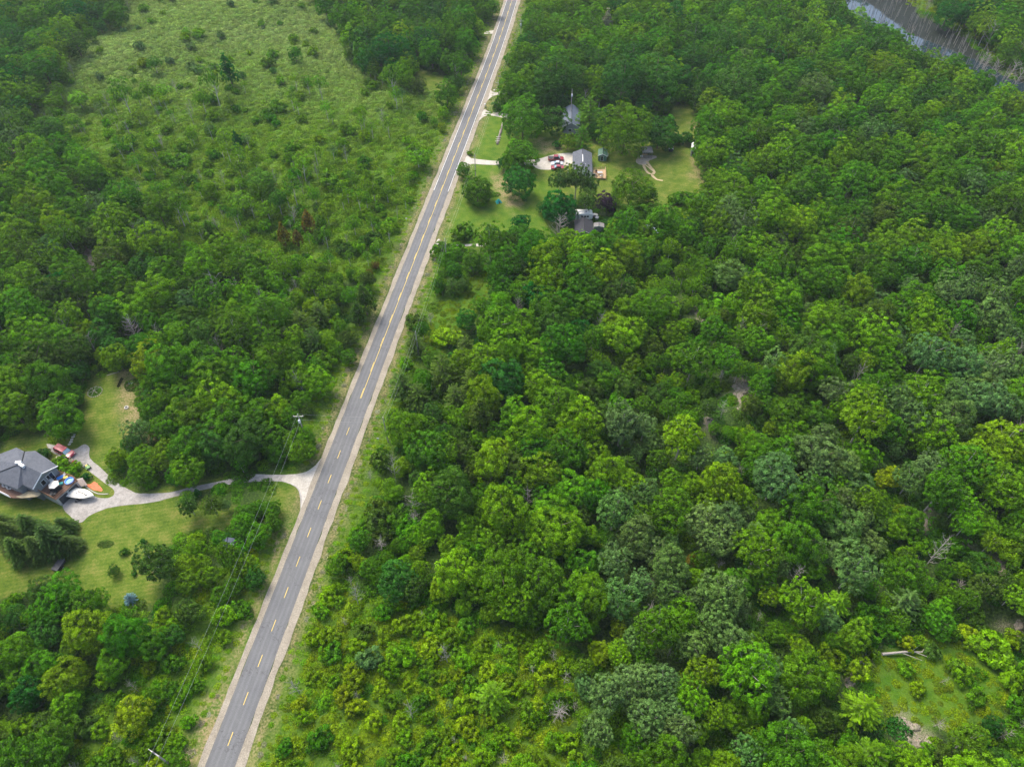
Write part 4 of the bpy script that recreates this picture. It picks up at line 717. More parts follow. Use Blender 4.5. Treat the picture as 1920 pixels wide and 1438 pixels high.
def label_for(kind, col, px, py, rpx, group):
    for wordset in (0, 1):
        c = sorted(LM, key=lambda l: (l[0][0] - px) ** 2 + (l[0][1] - py) ** 2)[:5]
        for (lp, nm) in c:
            d_ = math.hypot(lp[0] - px, lp[1] - py)
            if d_ < 12: continue
            size = ('' if not wordset else 'small ' if rpx < 22 else 'large ' if rpx > 32 else 'medium-sized ')
            s_ = f"{size}{CWORD[col] + ' ' if kind != 'D' else 'grey '}{KNAME[kind][1]} {rel(px - lp[0], py - lp[1], d_)} the {nm}"
            if s_ not in used and len(s_.split()) <= 16: used[s_] = 1; return s_
    s_ = {'left': 'left of the road', 'right': 'right of the road'}['left' if px < 930 - .38 * py else 'right']
    b_ = 'far up the picture' if py < 360 else 'in the middle distance' if py < 900 else 'in the near woods'
    return f"{CWORD[col] + ' ' if kind != 'D' else 'grey '}{KNAME[kind][1]} {b_}, {s_}"

# ------------------------------------------------------------------ build them: individuals first, the rest as stuff
def sizepx(t): return t[5] * 2 * FPX / float(dist_to(t[2], t[3], t[6] * .6))
def inframe(t, m=0): return -m < t[7] < 1920 + m and -m < t[8] < 1438 + m
LIMIT = {'M': 290, 'A': 280, 'H': 200, 'B': 60, 'D': 100, 'C': 60, 'S': 60, 'P': 60}
order = sorted(range(len(trees)), key=lambda i: -(sizepx(trees[i]) + (30 if trees[i][9] else 0)))
cnt = {}; indiv = []; rest = []
for i in order:
    t = trees[i]; k = t[0]
    if inframe(t, 10) and cnt.get(k, 0) < LIMIT[k]: cnt[k] = cnt.get(k, 0) + 1; indiv.append(i)
    else: rest.append(i)
TF = 1.9
def tintvar(c_, k=''):
    b_ = (.030, .058, .008) if k == 'S' and c_ == 'd' else TINT[c_]; v = rnd.uniform(.82, 1.2) * TF; return [b_[0] * v * rnd.uniform(.9, 1.12), b_[1] * v, b_[2] * v * rnd.uniform(.85, 1.15), 1.0]
GROUPS = {'M': 'round broadleaf trees of the woods', 'A': 'feathery poplar-like trees of the woods', 'H': 'shrubs scattered in woods and meadow', 'B': 'thin birch-like trees in the marsh', 'D': 'bare dead trees', 'C': 'narrow cedar-like trees', 'S': 'spruces around the lawn', 'P': 'pine-like trees'}
special = {}
for i in indiv:
    k, c_, x, y, z, r_, H, px, py, hand = trees[i]; nm, word, cat = KNAME[k]; g = rnd
    lab = None
    if c_ == 'p': lab = "dark purple round tree beside the white camper"
    if c_ == 'u': lab = "silvery blue spruce alone on the near lawn"
    if c_ == 'y' and k == 'P': lab = "star-shaped yellowish pine rising from the bottom scrub"
    lab = lab or label_for(k, c_, px, py, r_ * FPX / 180, GROUPS[k])
    rz = g.uniform(0, 6.28)
    if k == 'D':
        me_, r0, h0 = BAREM[g.randrange(len(BAREM))]
        o = link(nm, me_, None, (x, y, z)); o.rotation_euler = (g.uniform(-.12, .12), g.uniform(-.12, .12), rz); o.scale = (max(r_, .8) / r0, max(r_, .8) / r0, H / h0)
        tag(o, lab, cat, GROUPS[k]); continue
    vs = PROTO['X' if k == 'M' and r_ > 5.6 else 'P' if c_ == 'u' else k]; cm_, tm_, jm_, r0, h0 = vs[g.randrange(len(vs))]
    t = thing(nm, lab, cat, (x, y, z), rz, GROUPS[k]); t.scale = (r_ / r0, r_ / r0 * g.uniform(.92, 1.08), H / h0)
    tv = tintvar(c_, k); co = link('foliage' if k == 'H' else 'crown', cm_, t); co['tint'] = tv
    if k == 'M' and hand and inany(px, py, CRNOGO[:1]): co.location.z = -1.3; co.scale = (1.2, 1.2, 1.1)
    link('stem' if k == 'H' else 'trunk', tm_, t)

def stuff(name, label, cat, protos, pts, hidden_name):
    """pts: x, y, z, rz, sx, sz, tint, index -> one object with instances of the proto meshes"""
    col_ = bpy.data.collections.new(hidden_name)
    for i, m_ in enumerate(protos):
        po = bpy.data.objects.new(f"{hidden_name}_{i:02d}", m_); col_.objects.link(po)
    me_ = bpy.data.meshes.new(name); n = len(pts); me_.vertices.add(n)
    me_.vertices.foreach_set('co', np.array([p[:3] for p in pts], np.float32).ravel())
    a_ = me_.attributes.new('rot', 'FLOAT_VECTOR', 'POINT'); a_.data.foreach_set('vector', np.array([(0, 0, p[3]) for p in pts], np.float32).ravel())
    a_ = me_.attributes.new('scl', 'FLOAT_VECTOR', 'POINT'); a_.data.foreach_set('vector', np.array([(p[4], p[4], p[5]) for p in pts], np.float32).ravel())
    a_ = me_.attributes.new('tint', 'FLOAT_COLOR', 'POINT'); a_.data.foreach_set('color', np.array([p[6] for p in pts], np.float32).ravel())
    a_ = me_.attributes.new('pick', 'INT', 'POINT'); a_.data.foreach_set('value', np.array([p[7] for p in pts], np.int32))
    o = link(name, me_); ng = bpy.data.node_groups.new(name + "_scatter", 'GeometryNodeTree')
    ng.interface.new_socket('Geometry', in_out='INPUT', socket_type='NodeSocketGeometry'); ng.interface.new_socket('Geometry', in_out='OUTPUT', socket_type='NodeSocketGeometry')
    N, L = ng.nodes, ng.links; gi, go = N.new('NodeGroupInput'), N.new('NodeGroupOutput')
    ci = N.new('GeometryNodeCollectionInfo'); ci.inputs['Collection'].default_value = col_; ci.inputs['Separate Children'].default_value = True; ci.inputs['Reset Children'].default_value = True
    ip = N.new('GeometryNodeInstanceOnPoints'); ip.inputs['Pick Instance'].default_value = True
    def attr(nm, t): x = N.new('GeometryNodeInputNamedAttribute'); x.data_type = t; x.inputs['Name'].default_value = nm; return x.outputs['Attribute']
    e2r = N.new('FunctionNodeEulerToRotation'); L.new(attr('rot', 'FLOAT_VECTOR'), e2r.inputs[0])
    L.new(gi.outputs[0], ip.inputs['Points']); L.new(ci.outputs[0], ip.inputs['Instance']); L.new(attr('pick', 'INT'), ip.inputs['Instance Index'])
    L.new(e2r.outputs[0], ip.inputs['Rotation']); L.new(attr('scl', 'FLOAT_VECTOR'), ip.inputs['Scale']); L.new(ip.outputs[0], go.inputs[0])
    md = o.modifiers.new('scatter', 'NODES'); md.node_group = ng
    return tag(o, label, cat, kind='stuff')
by_kind = {}
for i in rest: by_kind.setdefault(trees[i][0], []).append(i)
def restpts(ids, nv, r0s, h0s):
    out = []
    for i in ids:
        k, c_, x, y, z, r_, H, px, py, hand = trees[i]; v = rnd.randrange(nv); out.append((x, y, z, rnd.uniform(0, 6.28), r_ / r0s[v], H / h0s[v], tintvar(c_), v))
    return out
for k, nm, lb in (('M', 'broadleaf_woodland', 'mass of smaller broadleaf trees filling the woods'), ('A', 'poplar_woodland', 'mass of feathery poplar-like trees filling the woods'), ('H', 'shrub_thicket', 'thicket of low green shrubs through woods and marsh'), ('B', 'birch_thicket', 'thicket of thin birch-like saplings in the marsh')):
    if k in by_kind:
        ps = PROTO[k]; stuff(nm, lb, 'woodland', [p[2] for p in ps], restpts(by_kind[k], len(ps), [p[3] for p in ps], [p[4] for p in ps]), 'source_' + nm)
if 'D' in by_kind:
    stuff('dead_thicket', 'scattered bare grey dead trees in the woods', 'woodland', [b[0] for b in BAREM], restpts(by_kind['D'], 4, [b[1] for b in BAREM], [b[2] for b in BAREM]), 'source_dead')
# undergrowth and meadow
pts = []; xs_ = R.uniform(-330, 340, 46000); ys_ = 18 + 452 * R.random(46000) ** 1.35; ok = np.abs(xs_) < 85 + .66 * ys_
xs_, ys_ = xs_[ok], ys_[ok]; zs_ = terr(xs_, ys_); px_, py_ = proj(xs_, ys_, zs_); rd_ = segdist(xs_, ys_, ROAD[::2])
bad = anyv(px_, py_, LAWNS + [POND] + [[(0, 830), (110, 835), (160, 850), (215, 915), (210, 945), (160, 990), (0, 990)]]) | (rd_ < 10.5)
rocky = anyv(px_, py_, ROCKZ); opn = anyv(px_, py_, [MEADOW[0]]); opn2 = anyv(px_, py_, MEADOW[1:]); clr = anyv(px_, py_, MEADOW[3:5] + MEADOW[6:])
for i in np.nonzero(~bad & ~rocky & ~opn)[0]:
    if rnd.random() > (.62 if not opn2[i] else .9) or (clr[i] and rnd.random() > .12): continue
    c_ = rnd.choice('lylmy') if opn2[i] else rnd.choice('mmlmdo'); s_ = rnd.uniform(.4, 1.0) if not opn2[i] else rnd.uniform(.25, .8)
    pts.append((xs_[i], ys_[i], zs_[i] - .1, rnd.uniform(0, 6.28), s_, s_ * rnd.uniform(.7, 1.5), tintvar(c_), rnd.randrange(4)))
stuff('undergrowth', 'low leafy undergrowth covering the woodland floor', 'undergrowth', UNDER, pts, 'source_undergrowth')
pts = []; xs_ = R.uniform(-300, 20, 60000); ys_ = R.uniform(120, 520, 60000); zs_ = terr(xs_, ys_); px_, py_ = proj(xs_, ys_, zs_)
ok = inpoly(px_ + R.normal(0, 6, px_.shape), py_ + R.normal(0, 4, px_.shape), [(p[0], p[1] * 1.0 if p[1] > 0 else -90) for p in MEADOW[0]]) & (segdist(xs_, ys_, ROAD[::2]) > 9)
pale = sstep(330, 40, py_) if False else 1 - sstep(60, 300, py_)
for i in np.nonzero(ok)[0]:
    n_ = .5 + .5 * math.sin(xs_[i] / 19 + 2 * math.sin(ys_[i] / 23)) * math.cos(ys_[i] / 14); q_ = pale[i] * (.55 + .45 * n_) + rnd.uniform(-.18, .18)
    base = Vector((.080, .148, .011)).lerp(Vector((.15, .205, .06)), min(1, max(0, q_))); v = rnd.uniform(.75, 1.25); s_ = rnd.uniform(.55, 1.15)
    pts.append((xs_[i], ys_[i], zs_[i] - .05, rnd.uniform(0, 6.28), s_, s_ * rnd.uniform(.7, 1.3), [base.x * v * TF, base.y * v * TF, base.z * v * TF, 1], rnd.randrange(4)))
xs_ = R.uniform(-60, 220, 52000); ys_ = R.uniform(20, 420, 52000); zs_ = terr(xs_, ys_); px_, py_ = proj(xs_, ys_, zs_); ok = anyv(px_ + R.normal(0, 5, px_.shape), py_ + R.normal(0, 4, px_.shape), MEADOW[2:5] + MEADOW[6:]) & (segdist(xs_, ys_, ROAD[::2]) > 8) & ~anyv(px_, py_, ROCKZ)
for i in np.nonzero(ok)[0]:
    v = rnd.uniform(.7, 1.3); s_ = rnd.uniform(.3, .75); pts.append((xs_[i], ys_[i], zs_[i] - .05, rnd.uniform(0, 6.28), s_, s_ * rnd.uniform(.7, 1.2), [.088 * v * TF, .138 * v * TF, .008 * TF, 1], rnd.randrange(4)))
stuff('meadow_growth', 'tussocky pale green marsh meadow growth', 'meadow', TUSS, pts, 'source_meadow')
# verge and grassy-clearing weeds
pts = []
for k in range(9000):
    s_ = rnd.uniform(0, RL[-1] * .99); i = min(len(fine) - 2, int(s_ / RL[-1] * len(fine))); p = Vector(fine[i]);
    if p.y < 15 or p.y > 480: continue
    d = (Vector(fine[i + 1]) - p).normalized(); o_ = rnd.choice((-1, 1)) * rnd.uniform(5.4, 12); x, y = p.x + d.y * o_, p.y - d.x * o_
    qx_, qy_ = proj(x, y, 0)
    if inany(float(qx_), float(qy_), LAWNS) or (880 < qy_ < 965 and 500 < qx_ < 600): continue
    c_ = rnd.choice('lly') if abs(o_) > 6.6 else rnd.choice('lyg'); sc_ = rnd.uniform(.25, .55)
    pts.append((x, y, float(terr(x, y)) - .04, rnd.uniform(0, 6.28), sc_, sc_ * rnd.uniform(.4, .9), tintvar(c_), rnd.randrange(4)))
stuff('verge_weeds', 'rough weeds and tall grass along both road verges', 'weeds', TUSS, pts, 'source_weeds')
# drowned trunks in the pond
def label_pond(px, py):
    a_ = 'part of the open bright pond water' if segdist(*G0((px, py)), NEAR) < 9 else 'part of the dark weedy pond water'
    return f"bare grey trunk standing drowned in the {'far' if py < 50 else 'middle' if py < 105 else 'near'} {'left' if px < 1700 else 'right'} {a_}"
k = 0
while k < 170:
    px, py = rnd.uniform(1590, 1910), rnd.uniform(-5, 165); 
    if not inany(px, py, [POND]): continue
    p = P(px, py); o = link('drowned_trunk', SNAG, None, (p.x, p.y, -.2)); o.scale = (1, 1, rnd.uniform(.45, 1.15)); o.rotation_euler = (rnd.uniform(-.1, .1), rnd.uniform(-.1, .1), rnd.uniform(0, 6.28)); k += 1
    tag(o, label_pond(px, py), "dead trunk", "drowned trunks standing in the pond")

# ------------------------------------------------------------------ built things
ROOFM = mat("slate_shingle", (.095, .105, .125), .85, var=.22, scale=1.6, bump=.4)
ROOFB = mat("blue_grey_roof", (.10, .125, .165), .6, var=.1, scale=.8)
ROOFG = mat("green_roof", (.06, .14, .09), .6, var=.15, scale=1)
SIDING = mat("grey_siding", (.26, .27, .28), .7, var=.1, scale=2)
WHITE = mat("white_trim", (.75, .75, .74), .5, var=.06)
GLASS = mat("dark_glass", (.02, .025, .03), .08, var=.2, spec=.8)
DECKW = mat("deck_boards", (.15, .085, .06), .8, var=.3, scale=2.5)
TANW = mat("tan_wood", (.42, .29, .16), .8, var=.2, scale=2)
GREYW = mat("weathered_wood", (.26, .22, .19), .9, var=.3, scale=3)
REDP = mat("red_car_paint", (.38, .022, .05), .25, var=.05, spec=.7)
MAROON = mat("maroon_car_paint", (.24, .018, .03), .25, var=.05, spec=.7)
SILVER = mat("silver_car_paint", (.5, .52, .54), .3, .3, var=.05)
RUBBER = mat("black_rubber", (.02, .02, .02), .8)
BLACK = mat("black_plastic", (.025, .027, .03), .5)
METAL = mat("galvanised_metal", (.45, .46, .47), .4, .6, var=.1)
BLUEP = mat("blue_vinyl", (.03, .2, .6), .35, var=.15)
TEAL = mat("teal_canvas", (.02, .32, .30), .6)
CREAM = mat("cream_cover", (.72, .70, .62), .6, var=.06)
GREENP = mat("green_mower_paint", (.06, .22, .03), .4)
YELP = mat("yellow_plastic", (.7, .5, .05), .4)
PALEB = mat("pale_blue_tarp", (.52, .6, .68), .5, var=.12, scale=1)
POLEW = mat("pole_wood", (.38, .34, .30), .9, var=.2, scale=4)
STONE = mat("pale_stone", (.5, .48, .42), .9, var=.2, scale=4)
WIRE = mat("aluminium_wire", (.42, .45, .42), .5, .2)
def W_(px, py, z=0): x, y = unproj(px, py, z); return Vector((float(x), float(y), z))
def part(mb, name, m, parent, bevel=0, sub=None):
    """mesh given in world coordinates, kept relative to its thing"""
    b = (sub or parent); root = parent
    mb.v = [(v[0] - root.location.x, v[1] - root.location.y, v[2] - root.location.z) for v in mb.v]
    return mb.build(name, m, b, bevel)
def rot2(a_): return math.cos(a_), math.sin(a_)
class Fr:            # local frame: origin, x axis direction
    def __init__(s, o, ang): s.o = Vector((o[0], o[1])); s.c, s.s = rot2(ang); s.ang = ang
    def __call__(s, x, y, z=0): return (s.o.x + x * s.c - y * s.s, s.o.y + x * s.s + y * s.c, z)
# --- the big slate-roofed house
HP, HE = 8.0, 5.3
base = W_(60, 890, 0); hs = thing('house', 'large slate-grey hip-roofed house with raised decks at left edge', 'house', tuple(base))
A_ = W_(40, 869, HP); Gp = W_(78.5, 887.6, HP - .1); E1 = W_(108, 874, HE); E2 = W_(62, 917, HE); E3 = W_(92, 862, HE); E4 = W_(66, 845, HE); V1 = W_(46, 846.5, HE + .3); E5 = W_(31, 839, HE); E6 = W_(-30, 862, HE)
E7 = W_(-22, 893, HE); E8 = W_(0, 904, HE); E9 = W_(33, 917, HE); E10 = W_(43, 909, HE)
vs_ = [A_, Gp, E1, E2, E3, E4, V1, E5, E6, E7, E8, E9, E10]; fc = [[1, 2, 4, 0], [0, 4, 5], [0, 5, 6], [0, 6, 7], [0, 7, 8], [0, 8, 9], [0, 9, 10], [0, 10, 11, 12], [0, 12, 3, 1]]
mb = MB(); mb.add(vs_, fc); rf = part(mb, 'roof', ROOFM, hs); md = rf.modifiers.new('thick', 'SOLIDIFY'); md.thickness = .22; md.offset = -1
mb = MB(); mb.tube([E1 + Vector((0, 0, .02)), Gp + Vector((0, 0, .02)), E2 + Vector((0, 0, .02))], .16, 4); part(mb, 'fascia', WHITE, hs)
mb = MB()
for q_ in ((A_, V1), (A_, E7)): mb.tube([q_[0] + Vector((0, 0, .02)), q_[1] + Vector((0, 0, .04))], .13, 4)
part(mb, 'valley_flashing', BLACK, hs)
for (px, py, w) in ((35.5, 868, .9), (41.5, 873, 1.1)):
    mb = MB(); c = W_(px, py, 7.9); f = Fr(c, -.5 if w > 1 else .1); mb.prism([f(-w * .7, -.3)[:2], f(w * .7, -.3)[:2], f(w * .7, .3)[:2], f(-w * .7, .3)[:2]], 7.6, 8.35); o = part(mb, 'roof_vent', WHITE, hs); o.parent = rf; 
loop = [E1, E3, E4, V1, E5, E6, E7, E8, E9, E10, E2]; cen = sum(loop, Vector()) / len(loop)
ins = [(cen.x + (p.x - cen.x) * .93, cen.y + (p.y - cen.y) * .93) for p in loop]
mb = MB(); mb.prism(ins[::-1], 0, HE - .1); g0, g1, gp = Vector((*ins[0], HE - .1)), Vector((*ins[-1], HE - .1)), Vector((cen.x + (Gp.x - cen.x) * .93, cen.y + (Gp.y - cen.y) * .93, HP - .45))
mb.add([g0, gp, g1, g0 * .9 + cen * .1, g1 * .9 + cen * .1], [[0, 1, 2]]); part(mb, 'wall', SIDING, hs)
wd = (g1 - g0); wd.z = 0; WL = wd.length; wd.normalize(); wn_ = Vector((wd.y, -wd.x, 0))
if wn_.dot(Vector((cen.x, cen.y, 0)) - g0) > 0: wn_ = -wn_
def panel(t0, t1, z0, z1, out, base_=g0, dir_=wd, nrm=wn_):
    a_ = base_ + dir_ * t0 + nrm * out; b_ = base_ + dir_ * t1 + nrm * out; mb = MB(); th = nrm * .06
    v = [Vector((p.x, p.y, z)) for z in (z0, z1) for p in (a_, b_, b_ - th, a_ - th)]; return mb.add(v, [[0, 1, 5, 4], [1, 2, 6, 5], [2, 3, 7, 6], [3, 0, 4, 7], [4, 5, 6, 7], [3, 2, 1, 0]])
for (t0, t1, z0, z1) in ((WL * .22, WL * .34, 2.9, 4.9), (WL * .36, WL * .45, 2.9, 4.9), (WL * .56, WL * .7, 3.5, 4.8)):
    w = part(panel(t0 - .12, t1 + .12, z0 - .1, z1 + .12, .05), 'window', WHITE, hs); g_ = part(panel(t0, t1, z0, z1, .09), 'pane', GLASS, hs); g_.parent = w
DZ = 2.8; D = [W_(*p, DZ) for p in ((104, 884), (138, 895.5), (145, 901), (104, 937), (73, 921), (80, 905))]
mb = MB(); mb.prism([(p.x, p.y) for p in D][::-1], DZ - .2, DZ); dk = part(mb, 'deck', DECKW, hs)
mb = MB()
for a_, b_ in zip(D[:4], D[1:5]):
    n_ = max(2, int((b_ - a_).length / 1.6))
    for z_ in (DZ + .5, DZ + 1.0): mb.tube([a_ + Vector((0, 0, z_ - DZ)), b_ + Vector((0, 0, z_ - DZ))], .07, 4)
    for k in range(n_ + 1): p = a_.lerp(b_, k / n_); mb.tube([p, p + Vector((0, 0, 1.05))], .06, 4)
o = part(mb, 'railing', mat("brown_rail", (.28, .15, .08), .8), hs); o.parent = dk
mb = MB(); i2 = [Vector((p.x, p.y)) for p in D]; c2 = sum(i2, Vector((0, 0))) / 6; mb.prism([tuple(c2 + (p - c2) * .96) for p in i2][::-1], 0, DZ - .22); part(mb, 'garage', mat("pale_garage_wall", (.5, .5, .5), .7), hs)
ga, gb = Vector((*(c2 + (i2[3] - c2) * .96), 0)), Vector((*(c2 + (i2[2] - c2) * .96), 0)); gd = (gb - ga); GL = gd.length; gd.normalize(); gn = Vector((gd.y, -gd.x, 0))
for t0, t1 in ((.08, .46), (.54, .92)): part(panel(GL * t0, GL * t1, .05, 2.25, .08, ga, gd, gn), 'garage_door', mat("dark_garage_door", (.03, .04, .055), .35), hs)
L2 = [W_(*p, DZ) for p in ((-45, 890), (0, 900), (33, 917), (62, 919), (74, 921), (70, 931), (40, 934), (20, 933), (0, 923), (-45, 903))]
mb = MB(); mb.prism([(p.x, p.y) for p in L2][::-1], DZ - .23, DZ - .03); dk2 = part(mb, 'porch', DECKW, hs)
mb = MB(); rl = [L2[9], L2[8], L2[7]]
for z_ in (.1, .55, 1.0): mb.tube([p + Vector((0, 0, z_)) for p in rl], .08, 4)
o = part(mb, 'white_rail', WHITE, hs); o.parent = dk2
mb = MB(); q_ = [W_(*p, 3.3) for p in ((37, 929), (52, 921), (70, 921), (77, 926), (71, 931), (40, 934), (30, 931))]; mb.prism([(p.x, p.y) for p in q_][::-1], 3.2, 3.35); part(mb, 'awning', mat("tan_canvas", (.33, .28, .18), .9, var=.25, scale=1.5), hs)
mb = MB(); sa, sb = W_(147, 898, 2.6), W_(156, 911, .1)
for k in range(9): p = sa.lerp(sb, k / 8); f = Fr(p, math.atan2((sb - sa).y, (sb - sa).x)); mb.prism([f(-.12, -.9)[:2], f(.12, -.9)[:2], f(.12, .9)[:2], f(-.12, .9)[:2]], p.z - .05, p.z)
part(mb, 'stairs', mat("pale_treads", (.5, .42, .38), .8), hs)
# things on the decks
def furn(name, label, cat, px, py, z, rz=0, group=None): p = W_(px, py, z); return thing(name, label, cat, tuple(p), rz, group)
t = furn('patio_umbrella', 'white hexagonal patio umbrella open over the brown deck', 'umbrella', 100, 908, DZ + 2.0); t.location.z = DZ; p_ = W_(100, 908, DZ + 2.0); t.location = (p_.x, p_.y, DZ)
mb = MB(); mb.lathe([(1.2, 1.9), (.6, 2.1), (.05, 2.3)], 6); mb.build('canopy', CREAM, t); mb = MB(); mb.lathe([(.03, 0), (.03, 2.3)], 6); mb.build('pole', METAL, t)
mb = MB(); mb.lathe([(.8, .7), (.8, .74)], 12); mb.build('table_top', GLASS, t)
t = furn('deck_chair', 'white chair behind the patio umbrella on the brown deck', 'chair', 97, 902, DZ + .5, .6); t.location.z = DZ
def chair(t, m):
    MB().box(-.35, .35, -.35, .35, .38, .46).build('seat', m, t); MB().box(-.35, .35, .3, .38, .46, 1.0).build('backrest', m, t)
    for x in (-.3, .3):
        for y in (-.3, .3): MB().tube([(x, y, 0), (x, y, .4)], .03, 4).build('leg', m, t)
chair(t, WHITE)
for (px, py, lb) in ((9.5, 909.5, 'left one of two white round chairs on the porch'), (17.5, 913.5, 'right one of two white round chairs on the porch')):
    t = furn('porch_chair', lb, 'chair', px, py, DZ + .5, .4, 'white round porch chairs'); t.location.z = DZ
    MB().lathe([(.35, .3), (.55, .45), (.6, .75), (.5, .72), (.4, .5)], 14).build('shell', WHITE, t); MB().lathe([(.3, .5), (.3, .58)], 10).build('cushion', BLACK, t); MB().lathe([(.3, 0), (.12, .32)], 8).build('base', WHITE, t)
t = furn('sun_lounger', 'white lounger with blue pad at the back of the brown deck', 'lounger', 115, 894, DZ + .3, -.9); t.location.z = DZ
MB().box(-.4, .4, -1, .5, .3, .38).build('seat', BLUEP, t); MB().box(-.45, .45, -1.05, .55, .2, .29).build('frame', WHITE, t); mb = MB(); mb.add([(-.4, .5, .38), (.4, .5, .38), (.4, 1.0, .85), (-.4, 1.0, .85), (-.4, .55, .32), (.4, .55, .32), (.4, 1.06, .8), (-.4, 1.06, .8)], [[0, 1, 2, 3], [4, 5, 6, 7], [0, 1, 5, 4], [1, 2, 6, 5], [2, 3, 7, 6], [3, 0, 4, 7]]); mb.build('backrest', WHITE, t)
t = furn('inflatable_pool', 'blue inflatable pool at the corner of the brown deck', 'pool', 130, 901.5, DZ + .3, .3); t.location.z = DZ
MB().lathe([(.9, 0), (1.05, .2), (1.0, .5), (.82, .5), (.8, .2)], 18).build('ring', BLUEP, t); MB().lathe([(.81, .2), (.81, .3)], 18).build('water', mat("pool_water", (.05, .3, .7), .1), t)
t = furn('barbecue', 'black covered barbecue on the brown deck beside its railing', 'barbecue', 108, 915, DZ + .6, .7); t.location.z = DZ
MB().box(-.8, .8, -.35, .35, .1, .9).build('cabinet', BLACK, t, .05); MB().side([(-.45, .9), (-.4, 1.2), (.4, 1.2), (.45, .9)], -.3, .3).build('lid', BLACK, t, .05)
t = furn('patio_table', 'dark round table with dark chairs near the deck corner', 'table', 99.5, 924, DZ + .7); t.location.z = DZ
MB().lathe([(.75, .7), (.75, .76)], 14).build('top', BLACK, t); MB().lathe([(.25, 0), (.06, .1), (.06, .7)], 8).build('pedestal', BLACK, t)
for k, (px, py) in enumerate(((96, 921), (104, 921), (97, 928))):
    t = furn('dark_chair', ('dark chair behind the dark round deck table', 'dark chair right of the dark round deck table', 'dark chair in front of the dark round deck table')[k], 'chair', px, py, DZ + .5, k * 2.1, 'dark chairs round the deck table'); t.location.z = DZ; chair(t, BLACK)
for (px, py, nm, lb, m_) in ((123, 895, 'toy_box', 'yellow toy box beside the blue pool on the deck', YELP), (114, 906.5, 'storage_box', 'teal storage box between umbrella and blue pool', TEAL)):
    t = furn(nm, lb, 'box', px, py, DZ + .3, .4); t.location.z = DZ; MB().box(-.45, .45, -.3, .3, 0, .4).build('bin', m_, t, .04); MB().box(-.48, .48, -.33, .33, .402, .48).build('lid', m_, t, .03)
# --- vehicles
def wheel(t, x, y, r=.36, w=.24):
    mb = MB(); n = 16; v = [(x + r * math.cos(6.2832 * j / n), y + s_ * w / 2, r + r * math.sin(6.2832 * j / n)) for s_ in (-1, 1) for j in range(n)]
    mb.add(v, [[j, (j + 1) % n, n + (j + 1) % n, n + j] for j in range(n)] + [list(range(n)), list(range(2 * n - 1, n - 1, -1))]); o = mb.build('wheel', RUBBER, t)
    mb = MB(); v = [(x + r * .55 * math.cos(6.2832 * j / 10), y + s_ * (w / 2 + .012), r + r * .55 * math.sin(6.2832 * j / 10)) for s_ in (-1, 1) for j in range(10)]
    mb.add(v, [list(range(10)), list(range(19, 9, -1))] + [[j, (j + 1) % 10, 10 + (j + 1) % 10, 10 + j] for j in range(10)]); mb.build('hubcap', METAL, o)
def car(label, rear, front, L, m, style='suv', nm='parked_car', cat='car', group=None, Wd=1.85):
    a_, b_ = W_(*rear, .8), W_(*front, .8); c = (a_ + b_) / 2; ang = math.atan2(b_.y - a_.y, b_.x - a_.x); t = thing(nm, label, cat, (c.x, c.y, .03), ang, group)
    h = L / 2; w = Wd / 2; hb = 1.02 if style != 'sedan' else .85; hr = {'suv': 1.78, 'pickup': 1.85, 'sedan': 1.42}[style]
    prof = [(-h, .42), (-h, hb - .08), (-h + .12, hb), (h - 1.25, hb), (h - .25, hb - .14), (h, hb - .4), (h, .38), (h - .4, .3), (-h + .3, .3)]
    MB().side(prof, -w, w).build('body', m, t, .07)
    x0, x1 = {'suv': (-h + .08, h - 1.2), 'pickup': (-h + 2.0, h - 1.35), 'sedan': (-h + .9, h - 1.25)}[style]
    i_ = .14 if style != 'sedan' else .45; rr = .75
    mb = MB(); v = [(x0, -w + .05, hb), (x1, -w + .05, hb), (x1, w - .05, hb), (x0, w - .05, hb), (x0 + i_, -w + .22, hr - .06), (x1 - rr, -w + .22, hr - .06), (x1 - rr, w - .22, hr - .06), (x0 + i_, w - .22, hr - .06)]
    F_ = [[0, 1, 5, 4], [1, 2, 6, 5], [2, 3, 7, 6], [3, 0, 4, 7], [4, 5, 6, 7]]; mb.add(v, F_); mb.build('windows', GLASS, t)
    MB().prism([(x0 + i_ - .06, -w + .2), (x1 - rr + .05, -w + .2), (x1 - rr + .05, w - .2), (x0 + i_ - .06, w - .2)], hr - .055, hr, .97).build('roof', m, t, .03)
    mb = MB(); e = .015; mb.add([(x1 - .05 + e, -w + .16, hb + .06), (x1 - .05 + e, w - .16, hb + .06), (x1 - rr + .06 + e, w - .3, hr - .09), (x1 - rr + .06 + e, -w + .3, hr - .09), (x1 - .12, -w + .16, hb + .03), (x1 - .12, w - .16, hb + .03)], [[0, 1, 2, 3], [0, 4, 5, 1]]); mb.build('windscreen', mat("bright_windscreen", (.28, .42, .48), .06, spec=1.0), t)
    if style == 'pickup':
        MB().box(-h + .12, -h + 1.9, -w + .1, w - .1, hb + .005, hb + .03).build('bed_cover', BLACK, t)
    for y in (-w + .32, w - .32): MB().box(h - .06, h + .02, y - .22, y + .22, hb - .36, hb - .2).build('headlight', WHITE, t)
    for y in (-w + .14, w - .14):
        for x in (-h + .95, h - .95): wheel(t, x, y)
    return t
car('red estate wagon parked on the gravel beside the slate-roofed house', (107, 839), (135, 853), 5.2, REDP, 'suv', Wd=2.0)
car('large maroon pickup, the rearmost of three vehicles by the bungalow', (1030, 297), (1055, 297), 5.7, MAROON, 'pickup', 'parked_pickup', 'pickup', 'vehicles parked by the grey-roofed bungalow', 1.95)
car('small silver car between the two maroon vehicles', (1054, 306), (1034, 306), 4.4, SILVER, 'sedan', group='vehicles parked by the grey-roofed bungalow')
